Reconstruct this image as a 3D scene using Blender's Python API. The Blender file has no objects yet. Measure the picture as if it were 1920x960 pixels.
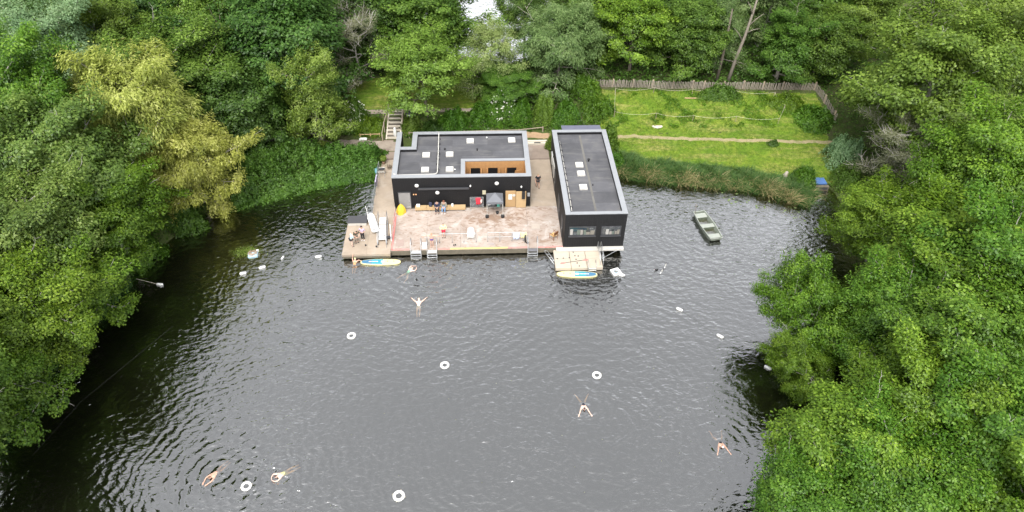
import bpy, bmesh, math, random
import numpy as np
from mathutils import Vector, Matrix, Euler

# ---------------------------------------------------------------- camera, sky, sun, exposure
scene = bpy.context.scene
R = math.radians
cam_data = bpy.data.cameras.new('camera')
cam = bpy.data.objects.new('camera', cam_data)
scene.collection.objects.link(cam)
CAM_PITCH, CAM_YAW, CAM_ROLL = 41.957, 3.442, 1.179          # a drone 44 m above the water, tilted down
cam.location = (0.0, 0.0, 44.0)
cam.rotation_mode = 'XYZ'
cam.matrix_world = (Matrix.Translation((0, 0, 44.0)) @ Matrix.Rotation(R(-CAM_YAW), 4, 'Z')
                    @ Matrix.Rotation(R(90 - CAM_PITCH), 4, 'X') @ Matrix.Rotation(R(CAM_ROLL), 4, 'Z'))
cam_data.sensor_width = 36.0
cam_data.lens = 1331.0 / 1920.0 * 36.0
cam_data.clip_start = 0.5
cam_data.clip_end = 9000.0
scene.camera = cam

SUN_EL, SUN_AZ = 58.0, -168.0          # azimuth measured from +Y, clockwise
world = bpy.data.worlds.new('World')
scene.world = world
world.use_nodes = True
wn = world.node_tree
wn.nodes.clear()
w_out = wn.nodes.new('ShaderNodeOutputWorld')
w_bg = wn.nodes.new('ShaderNodeBackground')
w_sky = wn.nodes.new('ShaderNodeTexSky')
w_sky.sky_type = 'NISHITA'
w_sky.sun_disc = False
w_sky.sun_elevation = R(SUN_EL)
w_sky.sun_rotation = R(SUN_AZ)
w_sky.air_density = 1.0
w_sky.dust_density = 3.0
w_sky.ozone_density = 1.0
w_hs = wn.nodes.new('ShaderNodeHueSaturation')                # thin bright cloud: the blue is mostly veiled
w_hs.inputs['Saturation'].default_value = 0.12
w_hs.inputs['Value'].default_value = 1.0
w_bg.inputs['Strength'].default_value = 0.15
wn.links.new(w_sky.outputs[0], w_hs.inputs['Color'])
wn.links.new(w_hs.outputs[0], w_bg.inputs['Color'])
wn.links.new(w_bg.outputs[0], w_out.inputs['Surface'])

sun_data = bpy.data.lights.new('sun', 'SUN')
sun_data.energy = 0.85
sun_data.angle = R(24)
sun_data.color = (1.0, 0.95, 0.87)
sun = bpy.data.objects.new('sun', sun_data)
scene.collection.objects.link(sun)
sd_ = Vector((math.sin(R(SUN_AZ)) * math.cos(R(SUN_EL)), math.cos(R(SUN_AZ)) * math.cos(R(SUN_EL)), math.sin(R(SUN_EL))))
sun.rotation_euler = sd_.to_track_quat('Z', 'Y').to_euler()
sun.location = sd_ * 200

scene.view_settings.view_transform = 'Standard'
scene.view_settings.look = 'None'
scene.view_settings.exposure = 1.62
scene.view_settings.gamma = 1.0
scene.view_settings.use_curve_mapping = False
scene.render.engine = 'CYCLES'
scene.cycles.max_bounces = 8
scene.cycles.diffuse_bounces = 4
scene.cycles.glossy_bounces = 3
scene.cycles.transmission_bounces = 3
scene.cycles.transparent_max_bounces = 6
scene.cycles.caustics_reflective = False
scene.cycles.caustics_refractive = False
scene.cycles.use_denoising = True
scene.cycles.denoiser = 'OPENIMAGEDENOISE'
scene.cycles.denoising_input_passes = 'RGB_ALBEDO_NORMAL'
scene.cycles.denoising_prefilter = 'ACCURATE'

COL = scene.collection
rnd = random.Random(7)
rng = np.random.default_rng(11)

# ---------------------------------------------------------------- helpers
def tag(o, label=None, cat=None, group=None, kind=None):
    if label: o['label'] = label
    if cat: o['category'] = cat
    if group: o['group'] = group
    if kind: o['kind'] = kind
    return o

def empty(name, loc=(0, 0, 0), rz=0.0, label=None, cat=None, group=None, kind=None):
    o = bpy.data.objects.new(name, None)
    o.empty_display_size = 0.2
    COL.objects.link(o)
    o.location = loc
    o.rotation_euler = (0, 0, rz)
    return tag(o, label, cat, group, kind)

class MB:
    """collects simple shapes; build() links them as one mesh object"""
    def __init__(s):
        s.v = []; s.f = []
    def add(s, vs, fs):
        o = len(s.v)
        s.v += [tuple(p) for p in vs]
        s.f += [tuple(i + o for i in f) for f in fs]
        return s
    def box(s, x0, x1, y0, y1, z0, z1):
        return s.add([(x0, y0, z0), (x1, y0, z0), (x1, y1, z0), (x0, y1, z0), (x0, y0, z1), (x1, y0, z1), (x1, y1, z1), (x0, y1, z1)],
                     [(0, 3, 2, 1), (4, 5, 6, 7), (0, 1, 5, 4), (1, 2, 6, 5), (2, 3, 7, 6), (3, 0, 4, 7)])
    def obox(s, c, size, rot=(0, 0, 0)):
        m = Euler(rot).to_matrix()
        hx, hy, hz = size[0] / 2, size[1] / 2, size[2] / 2
        vs = [Vector(c) + m @ Vector(p) for p in ((-hx, -hy, -hz), (hx, -hy, -hz), (hx, hy, -hz), (-hx, hy, -hz), (-hx, -hy, hz), (hx, -hy, hz), (hx, hy, hz), (-hx, hy, hz))]
        return s.add(vs, [(0, 3, 2, 1), (4, 5, 6, 7), (0, 1, 5, 4), (1, 2, 6, 5), (2, 3, 7, 6), (3, 0, 4, 7)])
    def tube(s, pts, r, n=6, cap=True):
        pts = [Vector(p) for p in pts]
        rs = r if isinstance(r, (list, tuple)) else [r] * len(pts)
        vs = []; fs = []
        side = None
        for i, p in enumerate(pts):
            d = (pts[min(i + 1, len(pts) - 1)] - pts[max(i - 1, 0)])
            d = d.normalized() if d.length > 1e-9 else Vector((0, 0, 1))
            if side is None:
                side = d.cross(Vector((0, 0, 1)) if abs(d.z) < 0.9 else Vector((1, 0, 0))).normalized()
            side = (side - d * side.dot(d)).normalized()
            up = d.cross(side)
            for k in range(n):
                a = 2 * math.pi * k / n
                vs.append(p + (side * math.cos(a) + up * math.sin(a)) * rs[i])
        for i in range(len(pts) - 1):
            for k in range(n):
                a = i * n + k; b = i * n + (k + 1) % n
                fs.append((a, b, b + n, a + n))
        if cap:
            fs.append(tuple(range(n - 1, -1, -1)))
            fs.append(tuple(range((len(pts) - 1) * n, len(pts) * n)))
        return s.add(vs, fs)
    def lathe(s, prof, n=16, c=(0, 0, 0)):
        vs = []; fs = []
        for r, z in prof:
            for k in range(n):
                a = 2 * math.pi * k / n
                vs.append((c[0] + r * math.cos(a), c[1] + r * math.sin(a), c[2] + z))
        m = len(prof)
        for i in range(m - 1):
            for k in range(n):
                a = i * n + k; b = i * n + (k + 1) % n
                fs.append((a, b, b + n, a + n))
        fs.append(tuple(range(n - 1, -1, -1))); fs.append(tuple(range((m - 1) * n, m * n)))
        return s.add(vs, fs)
    def prism(s, poly, z0, z1):
        n = len(poly)
        vs = [(p[0], p[1], z0) for p in poly] + [(p[0], p[1], z1) for p in poly]
        fs = [tuple(range(n - 1, -1, -1)), tuple(range(n, 2 * n))]
        for k in range(n):
            fs.append((k, (k + 1) % n, n + (k + 1) % n, n + k))
        return s.add(vs, fs)
    def torus(s, c, Rr, r, n=28, m=10, flat=1.0):
        vs = []; fs = []
        for i in range(n):
            a = 2 * math.pi * i / n
            for k in range(m):
                b = 2 * math.pi * k / m
                q = Rr + r * math.cos(b)
                vs.append((c[0] + q * math.cos(a), c[1] + q * math.sin(a), c[2] + r * flat * math.sin(b)))
        for i in range(n):
            for k in range(m):
                fs.append((i * m + k, ((i + 1) % n) * m + k, ((i + 1) % n) * m + (k + 1) % m, i * m + (k + 1) % m))
        return s.add(vs, fs)
    def ball(s, c, r, n=10, m=6):
        rx, ry, rz = r if isinstance(r, (tuple, list)) else (r, r, r)
        vs = [(c[0], c[1], c[2] - rz)]; fs = []
        for i in range(1, m):
            t = -math.pi / 2 + math.pi * i / m
            for k in range(n):
                a = 2 * math.pi * k / n
                vs.append((c[0] + rx * math.cos(t) * math.cos(a), c[1] + ry * math.cos(t) * math.sin(a), c[2] + rz * math.sin(t)))
        vs.append((c[0], c[1], c[2] + rz))
        for k in range(n):
            fs.append((0, 1 + (k + 1) % n, 1 + k))
            fs.append((len(vs) - 1, 1 + (m - 2) * n + k, 1 + (m - 2) * n + (k + 1) % n))
        for i in range(m - 2):
            for k in range(n):
                a = 1 + i * n + k; b = 1 + i * n + (k + 1) % n
                fs.append((a, b, b + n, a + n))
        return s.add(vs, fs)
    def mesh(s, name, mat=None, smooth=False):
        me = bpy.data.meshes.new(name)
        me.from_pydata(s.v, [], s.f)
        if smooth:
            me.polygons.foreach_set('use_smooth', [True] * len(me.polygons))
        if mat: me.materials.append(mat)
        me.update()
        return me
    def build(s, name, mat=None, parent=None, smooth=False, bevel=0.0, loc=None, rz=None):
        o = bpy.data.objects.new(name, s.mesh(name, mat, smooth))
        COL.objects.link(o)
        o.parent = parent
        if loc is not None: o.location = loc
        if rz is not None: o.rotation_euler = (0, 0, rz)
        if bevel:
            b = o.modifiers.new('bevel', 'BEVEL'); b.width = bevel; b.segments = 2; b.limit_method = 'ANGLE'
        return o

def link_mesh(name, me, parent=None, loc=None, rot=None, scale=None):
    o = bpy.data.objects.new(name, me)
    COL.objects.link(o)
    o.parent = parent
    if loc is not None: o.location = loc
    if rot is not None: o.rotation_euler = rot
    if scale is not None: o.scale = scale
    return o

def copy_tree(o, parent=None):
    c = o.copy(); COL.objects.link(c); c.parent = parent
    for ch in list(o.children):
        copy_tree(ch, c)
    return c

def np_mesh(name, V, F, mat=None, tone=None, smooth=False):
    """V (n,3) float, F (m,k) int; tone: a float per face"""
    me = bpy.data.meshes.new(name)
    V = np.ascontiguousarray(V, dtype=np.float32); F = np.ascontiguousarray(F, dtype=np.int32)
    m, k = F.shape
    me.vertices.add(len(V)); me.vertices.foreach_set('co', V.ravel())
    me.loops.add(m * k); me.loops.foreach_set('vertex_index', F.ravel())
    me.polygons.add(m)
    me.polygons.foreach_set('loop_start', np.arange(0, m * k, k, dtype=np.int32))
    me.update(calc_edges=True)
    if smooth: me.polygons.foreach_set('use_smooth', np.ones(m, dtype=bool))
    if tone is not None:
        a = me.attributes.new('tone', 'FLOAT', 'FACE')
        a.data.foreach_set('value', np.ascontiguousarray(tone, dtype=np.float32))
    if mat: me.materials.append(mat)
    return me

# ---------------------------------------------------------------- materials
class NT:
    def __init__(s, name):
        s.m = bpy.data.materials.new(name); s.m.use_nodes = True
        s.t = s.m.node_tree; s.t.nodes.clear()
        s.out = s.n('ShaderNodeOutputMaterial')
    def n(s, typ, **kw):
        nd = s.t.nodes.new(typ)
        for k, v in kw.items():
            if k.startswith('i_'):
                nd.inputs[k[2:].replace('_', ' ')].default_value = v
            else:
                setattr(nd, k, v)
        return nd
    def l(s, a, b): s.t.links.new(a, b)
    def math(s, op, a, b=None, c=None):
        nd = s.n('ShaderNodeMath', operation=op)
        for i, q in enumerate((a, b, c)):
            if q is None: continue
            if isinstance(q, (int, float)): nd.inputs[i].default_value = q
            else: s.l(q, nd.inputs[i])
        return nd.outputs[0]
    def noise(s, vec, scale, detail=4.0, rough=0.55, dist=0.0):
        nd = s.n('ShaderNodeTexNoise')
        nd.inputs['Scale'].default_value = scale; nd.inputs['Detail'].default_value = detail
        nd.inputs['Roughness'].default_value = rough; nd.inputs['Distortion'].default_value = dist
        if vec is not None: s.l(vec, nd.inputs['Vector'])
        return nd.outputs['Fac']
    def ramp(s, fac, stops):
        nd = s.n('ShaderNodeValToRGB')
        e = nd.color_ramp.elements
        while len(e) < len(stops): e.new(0.5)
        for i, (p, c) in enumerate(stops):
            e[i].position = p
            e[i].color = (c, c, c, 1) if isinstance(c, (int, float)) else (c[0], c[1], c[2], 1)
        s.l(fac, nd.inputs[0])
        return nd.outputs[0]
    def mix(s, fac, a, b, mode='MIX'):
        nd = s.n('ShaderNodeMix', data_type='RGBA', blend_type=mode)
        if isinstance(fac, (int, float)): nd.inputs[0].default_value = fac
        else: s.l(fac, nd.inputs[0])
        for idx, q in ((6, a), (7, b)):
            if isinstance(q, (tuple, list)): nd.inputs[idx].default_value = (q[0], q[1], q[2], 1)
            else: s.l(q, nd.inputs[idx])
        return nd.outputs[2]
    def pos(s): return s.n('ShaderNodeNewGeometry').outputs['Position']
    def obj(s): return s.n('ShaderNodeTexCoord').outputs['Object']

def pm(name, col, rough=0.6, var=0.15, scale=6.0, bump=0.0, metal=0.0, spec=0.5, world_co=True):
    """a plain painted / moulded / cast surface: base colour with blotchy wear and a little relief"""
    t = NT(name)
    p = t.pos() if world_co else t.obj()
    f = t.noise(p, scale, 5, 0.6)
    lo = tuple(max(0, c * (1 - var)) for c in col); hi = tuple(min(1, c * (1 + var)) for c in col)
    c = t.mix(f, lo, hi)
    b = t.n('ShaderNodeBsdfPrincipled')
    t.l(c, b.inputs['Base Color'])
    b.inputs['Roughness'].default_value = rough
    b.inputs['Metallic'].default_value = metal
    b.inputs['Specular IOR Level'].default_value = spec
    if bump:
        bn = t.n('ShaderNodeBump'); bn.inputs['Strength'].default_value = 0.6; bn.inputs['Distance'].default_value = bump
        t.l(t.noise(p, scale * 4, 4), bn.inputs['Height']); t.l(bn.outputs[0], b.inputs['Normal'])
    t.l(b.outputs[0], t.out.inputs['Surface'])
    return t.m

def leaf_mat(name, c0, c1, c2, trans=0.38, hue_var=0.010, val_var=0.25):
    """thin leaves: colour by each leaf's own tone, light passing through, slight sheen"""
    t = NT(name)
    at = t.n('ShaderNodeAttribute', attribute_name='tone')
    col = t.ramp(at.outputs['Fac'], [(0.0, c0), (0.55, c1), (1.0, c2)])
    oi = t.n('ShaderNodeObjectInfo')
    hs = t.n('ShaderNodeHueSaturation')
    t.l(col, hs.inputs['Color'])
    t.l(t.math('MULTIPLY_ADD', oi.outputs['Random'], 2 * hue_var, 0.5 - hue_var), hs.inputs['Hue'])
    big = t.noise(t.pos(), 0.35, 2)
    t.l(t.math('MULTIPLY_ADD', big, val_var * 2, 1 - val_var), hs.inputs['Value'])
    d = t.n('ShaderNodeBsdfDiffuse'); tr = t.n('ShaderNodeBsdfTranslucent'); g = t.n('ShaderNodeBsdfGlossy')
    g.inputs['Roughness'].default_value = 0.42
    t.l(hs.outputs[0], d.inputs['Color'])
    tc = t.mix(1.0, hs.outputs[0], (1.1, 1.15, 0.55), 'MULTIPLY')
    t.l(tc, tr.inputs['Color'])
    m1 = t.n('ShaderNodeMixShader'); m1.inputs[0].default_value = trans
    t.l(d.outputs[0], m1.inputs[1]); t.l(tr.outputs[0], m1.inputs[2])
    m2 = t.n('ShaderNodeMixShader'); m2.inputs[0].default_value = 0.018
    t.l(m1.outputs[0], m2.inputs[1]); t.l(g.outputs[0], m2.inputs[2])
    t.l(m2.outputs[0], t.out.inputs['Surface'])
    return t.m

LEAF = {
    'fresh': leaf_mat('leaf_fresh', (0.0383, 0.0846, 0.0064), (0.1044, 0.195, 0.0147), (0.2171, 0.3349, 0.0351)),
    'mid': leaf_mat('leaf_mid', (0.0284, 0.0775, 0.0072), (0.076, 0.1711, 0.0147), (0.1577, 0.2762, 0.0309)),
    'greyish': leaf_mat('leaf_greyish', (0.0473, 0.0902, 0.018), (0.1135, 0.185, 0.034), (0.2059, 0.2808, 0.0648)),
    'gold': leaf_mat('leaf_gold', (0.15, 0.18, 0.03), (0.32, 0.35, 0.068), (0.5, 0.51, 0.165)),
    'blue': leaf_mat('leaf_blue', (0.0805, 0.1667, 0.0713), (0.1552, 0.2587, 0.1207), (0.2415, 0.345, 0.1782)),
    'deep': leaf_mat('leaf_deep', (0.0324, 0.0752, 0.0104), (0.0792, 0.156, 0.02), (0.1549, 0.2552, 0.0418)),
    'dark': leaf_mat('leaf_dark', (0.0225, 0.056, 0.0104), (0.0546, 0.114, 0.018), (0.1084, 0.1892, 0.0374)),
    'olive': leaf_mat('leaf_olive', (0.0505, 0.0891, 0.0106), (0.124, 0.1886, 0.0239), (0.2218, 0.2981, 0.0517)),
    'lime': leaf_mat('leaf_lime', (0.0534, 0.1025, 0.0131), (0.1376, 0.222, 0.028), (0.2461, 0.351, 0.0648)),
    'pale': leaf_mat('leaf_pale', (0.0978, 0.161, 0.0403), (0.2012, 0.2818, 0.0862), (0.322, 0.391, 0.1495)),
    'silver': leaf_mat('leaf_silver', (0.0572, 0.1025, 0.0295), (0.1348, 0.205, 0.062), (0.236, 0.3078, 0.121)),
    'ivy': leaf_mat('leaf_ivy', (0.0534, 0.0968, 0.0115), (0.1488, 0.22, 0.03), (0.2812, 0.351, 0.0864)),
    'greytwig': leaf_mat('leaf_greytwig', (0.10, 0.115, 0.06), (0.18, 0.19, 0.11), (0.27, 0.27, 0.17)),
    'hedge': leaf_mat('leaf_hedge', (0.0282, 0.0784, 0.0112), (0.0739, 0.165, 0.024), (0.1452, 0.275, 0.0495)),
    'white': leaf_mat('petal_white', (0.55, 0.55, 0.48), (0.75, 0.74, 0.68), (0.82, 0.80, 0.76)),
    'floor': leaf_mat('leaf_undergrowth', (0.03, 0.072, 0.01), (0.066, 0.128, 0.018), (0.13, 0.2, 0.035)),
    'grass': leaf_mat('grass_blade', (0.085, 0.170, 0.012), (0.190, 0.280, 0.024), (0.34, 0.34, 0.085), trans=0.25),
    'reed': leaf_mat('reed_blade', (0.030, 0.090, 0.022), (0.085, 0.155, 0.040), (0.42, 0.34, 0.17), trans=0.2),
}
BARK = pm('bark', (0.10, 0.082, 0.062), 0.9, 0.35, 5.0, 0.02)
BARK_PALE = pm('bark_pale', (0.27, 0.24, 0.20), 0.85, 0.3, 4.0, 0.015)
BARK_GREY = pm('bark_grey', (0.33, 0.31, 0.275), 0.9, 0.25, 5.0, 0.01)

# ---------------------------------------------------------------- terrain
POND = [(-36, -30), (-35.5, 10), (-35, 22), (-34.5, 31), (-33.6, 38), (-31.6, 45), (-29.5, 51), (-26.5, 56.6), (-22.5, 58.8), (-17, 61.2), (-11, 62.2),
        (-9.5, 63.55), (13.9, 63.55), (14.1, 61.4), (15.5, 60.7), (18.5, 59.9), (24, 58.9), (27.6, 58.3), (30.3, 57.2), (32.2, 55.9), (33.2, 55.5),
        (34.5, 57.0), (35.1, 58.35), (36.7, 58.25), (36.7, 56), (36.4, 52), (34.8, 47), (32.2, 42), (30.8, 37), (28.0, 33), (24.6, 29), (22.0, 25),
        (20.0, 20), (18.5, 12), (17, 0), (16, -30)]
FAR = [(2.2 + 10.5 * math.cos(a) + 0.8 * math.sin(3 * a), 97 + 12.5 * math.sin(a)) for a in [2 * math.pi * k / 24 for k in range(24)]]

def poly_sd(poly, x, y):
    """signed distance to a polygon, negative inside"""
    P = np.array(poly, float); Q = np.roll(P, -1, 0)
    d = np.full(x.shape, 1e9); inside = np.zeros(x.shape, bool)
    for (ax, ay), (bx, by) in zip(P, Q):
        ex, ey = bx - ax, by - ay
        t = np.clip(((x - ax) * ex + (y - ay) * ey) / (ex * ex + ey * ey), 0, 1)
        d = np.minimum(d, np.hypot(x - ax - t * ex, y - ay - t * ey))
        cnd = ((ay > y) != (by > y)) & (x < (bx - ax) * (y - ay) / (by - ay + 1e-12) + ax)
        inside ^= cnd
    return np.where(inside, -d, d)

def sstep(a, b, t):
    t = np.clip((t - a) / (b - a), 0, 1); return t * t * (3 - 2 * t)

def lump(x, y, s, seed=0):
    return (np.sin(x / s * 1.7 + seed) * np.cos(y / s * 1.3 + seed * 2.1) + 0.6 * np.sin(x / s * 3.9 + y / s * 2.7 + seed * 1.3) + 0.4 * np.cos(y / s * 5.1 - x / s * 4.3 + seed)) / 2.0

def ground_z(x, y):
    x = np.asarray(x, float); y = np.asarray(y, float)
    d = poly_sd(POND, x, y)
    left = 0.8 + 1.45 * sstep(68.0, 70.9, y) + 0.9 * sstep(72, 110, y)
    right = 0.55 + 0.5 * sstep(58.5, 65.5, y) + 1.5 * sstep(67.2, 75, y) + 0.7 * sstep(75, 110, y)
    w = sstep(7.0, 13.5, x)
    z = left * (1 - w) + right * w
    z = z + 1.3 * sstep(31, 50, -x) * (y < 66) + 1.5 * sstep(38, 52, x) * sstep(70, 55, y)
    z = z + 0.10 * lump(x, y, 4.0, 1) * sstep(0.5, 5, d) * np.where((y > 61) & (x > -26) & (x < 14) & (y < 71), 0.1, 1.0)
    z = np.where((x > -8.4) & (x < 13.6) & (y > 63) & (y < 67.4), 0.62, z)
    fd = poly_sd(FAR, x, y)
    z = np.where(fd < 3, z * sstep(-1.5, 3, fd) + (1 - sstep(-1.5, 3, fd)) * 0.8, z)
    bank = np.clip(d, 0, 1.1) / 1.1
    zl = -0.25 + (z + 0.25) * bank ** 0.7
    zw = -0.25 - 1.5 * sstep(0, 3.5, -d)
    return np.where(d > 0, zl, zw)

def axis(lo, hi, step, far):
    mid = np.arange(lo, hi + step * 0.5, step)
    e = step * 1.6 ** np.arange(1, 15); e = np.cumsum(e); e = e[e < far]
    return np.concatenate([lo - e[::-1], mid, hi + e])

def grid_obj(name, xs, ys, zf, mat, keep=None, lift=0.0):
    X, Y = np.meshgrid(xs, ys)
    Z = zf(X, Y) + lift
    V = np.stack([X, Y, Z], -1).reshape(-1, 3)
    nx = len(xs); i, j = np.meshgrid(np.arange(nx - 1), np.arange(len(ys) - 1))
    a = (j * nx + i).ravel()
    F = np.stack([a, a + 1, a + 1 + nx, a + nx], -1)
    if keep is not None:
        cx = V[F, 0].mean(1); cy = V[F, 1].mean(1); F = F[keep(cx, cy)]
        used = np.unique(F); remap = np.zeros(len(V), int); remap[used] = np.arange(len(used)); V = V[used]; F = remap[F]
    return link_mesh(name, np_mesh(name, V, F, mat, smooth=True))

def ground_material():
    t = NT('earth_and_litter')
    p = t.pos()
    c = t.ramp(t.noise(p, 0.5, 6), [(0.3, (0.045, 0.062, 0.018)), (0.5, (0.06, 0.09, 0.022)), (0.7, (0.085, 0.075, 0.045))])
    c = t.mix(t.ramp(t.noise(p, 5, 4), [(0.4, 0.0), (0.7, 0.6)]), c, (0.035, 0.03, 0.02))
    sz = t.n('ShaderNodeSeparateXYZ'); t.l(p, sz.inputs[0])
    c = t.mix(t.ramp(t.math('MULTIPLY', sz.outputs[2], -1.0), [(0.10, 0.0), (0.45, 1.0)]), c, (0.010, 0.012, 0.010))      # black silt on the pond bed
    b = t.n('ShaderNodeBsdfPrincipled', i_Roughness=0.95, i_Specular_IOR_Level=0.1); t.l(c, b.inputs['Base Color'])
    bn = t.n('ShaderNodeBump', i_Strength=0.7, i_Distance=0.08); t.l(t.noise(p, 6, 5), bn.inputs['Height']); t.l(bn.outputs[0], b.inputs['Normal'])
    t.l(b.outputs[0], t.out.inputs['Surface'])
    return t.m

def lawn_material():
    t = NT('lawn_turf')
    p = t.pos()
    c = t.ramp(t.noise(p, 0.42, 6, 0.62, 0.6), [(0.30, (0.070, 0.145, 0.012)), (0.45, (0.115, 0.195, 0.018)), (0.58, (0.165, 0.215, 0.028)), (0.72, (0.27, 0.245, 0.085))])
    mp = t.n('ShaderNodeMapping'); t.l(p, mp.inputs['Vector']); mp.inputs['Scale'].default_value = (0.22, 1.0, 1.0)
    c = t.mix(t.ramp(t.noise(mp.outputs[0], 0.8, 6, 0.65, 0.5), [(0.50, 0.0), (0.68, 0.8)]), c, (0.29, 0.25, 0.095))
    c = t.mix(t.ramp(t.noise(p, 2.6, 5), [(0.35, 0.75), (0.62, 0.0)]), c, (0.042, 0.085, 0.010))
    c = t.mix(t.ramp(t.noise(p, 9, 4), [(0.42, 0.0), (0.75, 0.5)]), c, (0.125, 0.150, 0.036))
    b = t.n('ShaderNodeBsdfPrincipled', i_Roughness=0.95, i_Specular_IOR_Level=0.08); t.l(c, b.inputs['Base Color'])
    bn = t.n('ShaderNodeBump', i_Strength=0.8, i_Distance=0.12); t.l(t.noise(p, 7, 6, 0.65), bn.inputs['Height']); t.l(bn.outputs[0], b.inputs['Normal'])
    t.l(b.outputs[0], t.out.inputs['Surface'])
    return t.m

def path_material(name, a, b_, c_):
    t = NT(name)
    p = t.pos()
    c = t.ramp(t.noise(p, 1.3, 6, 0.65), [(0.3, a), (0.5, b_), (0.7, c_)])
    b = t.n('ShaderNodeBsdfPrincipled', i_Roughness=0.95); t.l(c, b.inputs['Base Color'])
    bn = t.n('ShaderNodeBump', i_Strength=0.5, i_Distance=0.03); t.l(t.noise(p, 20, 4), bn.inputs['Height']); t.l(bn.outputs[0], b.inputs['Normal'])
    t.l(b.outputs[0], t.out.inputs['Surface'])
    return t.m

ground = grid_obj('ground', axis(-75, 80, 0.75, 4000), axis(-12, 130, 0.75, 4000), ground_z, ground_material())
tag(ground, 'dark woodland earth and banks around the pond', kind='structure')

def lawn_keep(x, y):
    n = 0.5 * lump(x, y, 2.0, 3)
    return (x > 13.6 + n * 0.3) & (x < 40.2 - 0.25 * np.clip(70 - y, 0, 15) + n) & (y < 75.2 - 0.05 * (x - 14) + n * 0.4) & (poly_sd(POND, x, y) > 0.7)
lawn = grid_obj('lawn', np.arange(13, 42, 0.15), np.arange(54, 76.5, 0.15), ground_z, lawn_material(), lawn_keep, 0.012)
tag(lawn, 'sloping rough lawn on the right behind the pond', kind='structure')
LAWN_MAT = lawn.data.materials[0]
back_keep = lambda x, y: (x > -15.2 + lump(x, y, 2, 5)) & (x < 2 + lump(x, y, 2, 2)) & (y < 79 + lump(x, y, 2, 1))
back_lawn = grid_obj('back_lawn', np.arange(-17, 4, 0.25), np.arange(71.5, 81, 0.25), ground_z, LAWN_MAT, back_keep, 0.012)
tag(back_lawn, 'shaded green lawn behind the steps', kind='structure')

SAND = path_material('sandy_path', (0.15, 0.16, 0.05), (0.27, 0.22, 0.125), (0.19, 0.19, 0.065))
GRIT = path_material('gritty_path', (0.20, 0.165, 0.13), (0.26, 0.215, 0.175), (0.31, 0.27, 0.22))

def strip(name, pts, width, mat, label, lift=0.03, ragged=0.15):
    """a trodden path laid on the ground along a line"""
    P = np.array(pts, float)
    seg = np.hypot(*np.diff(P, axis=0).T); s = np.concatenate([[0], np.cumsum(seg)])
    n = max(4, int(s[-1] / 0.4)); q = np.linspace(0, s[-1], n)
    cx = np.interp(q, s, P[:, 0]); cy = np.interp(q, s, P[:, 1])
    dx = np.gradient(cx); dy = np.gradient(cy); L = np.hypot(dx, dy); dx /= L; dy /= L
    m = 7; V = []
    for k in range(m):
        t = (k / (m - 1) - 0.5) * width
        rg = ragged * (lump(q, q * 0.3, 0.6, k) if k in (0, m - 1) else 0)
        V.append(np.stack([cx - dy * (t + rg), cy + dx * (t + rg)], -1))
    V = np.stack(V, 1).reshape(-1, 2)
    Z = ground_z(V[:, 0], V[:, 1]) + lift
    a = (np.arange(n - 1)[:, None] * m + np.arange(m - 1)[None]).ravel()
    F = np.stack([a, a + m, a + m + 1, a + 1], -1)
    o = link_mesh(name, np_mesh(name, np.column_stack([V, Z]), F, mat, smooth=True))
    return tag(o, label, kind='structure')

strip('sandy_path', [(13.4, 67.25), (18, 67.15), (24, 66.6), (33, 65.95), (37, 65.7), (40, 65.4)], 0.62, SAND, 'narrow sandy path trodden across the lawn', lift=0.018, ragged=0.22)
strip('foot_path', [(-34, 68.2), (-24, 67.8), (-15, 66.9), (-10.4, 66.5), (-8.6, 66.3)], 1.6, GRIT, 'brown gritty footpath behind the hedge', lift=0.035)
strip('upper_path', [(-24, 71.2), (-15, 70.95), (-10.5, 71.1), (-6.0, 71.35), (0, 71.2)], 0.8, GRIT, 'pale path at the top of the steps', lift=0.035)
strip('dirt_path', [(5.4, 68.1), (7.6, 67.9), (9.5, 67.6)], 1.0, path_material('bare_earth', (0.26, 0.17, 0.10), (0.31, 0.21, 0.125), (0.22, 0.17, 0.08)), 'bare reddish earth patch behind the gap between the buildings', lift=0.04)

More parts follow.
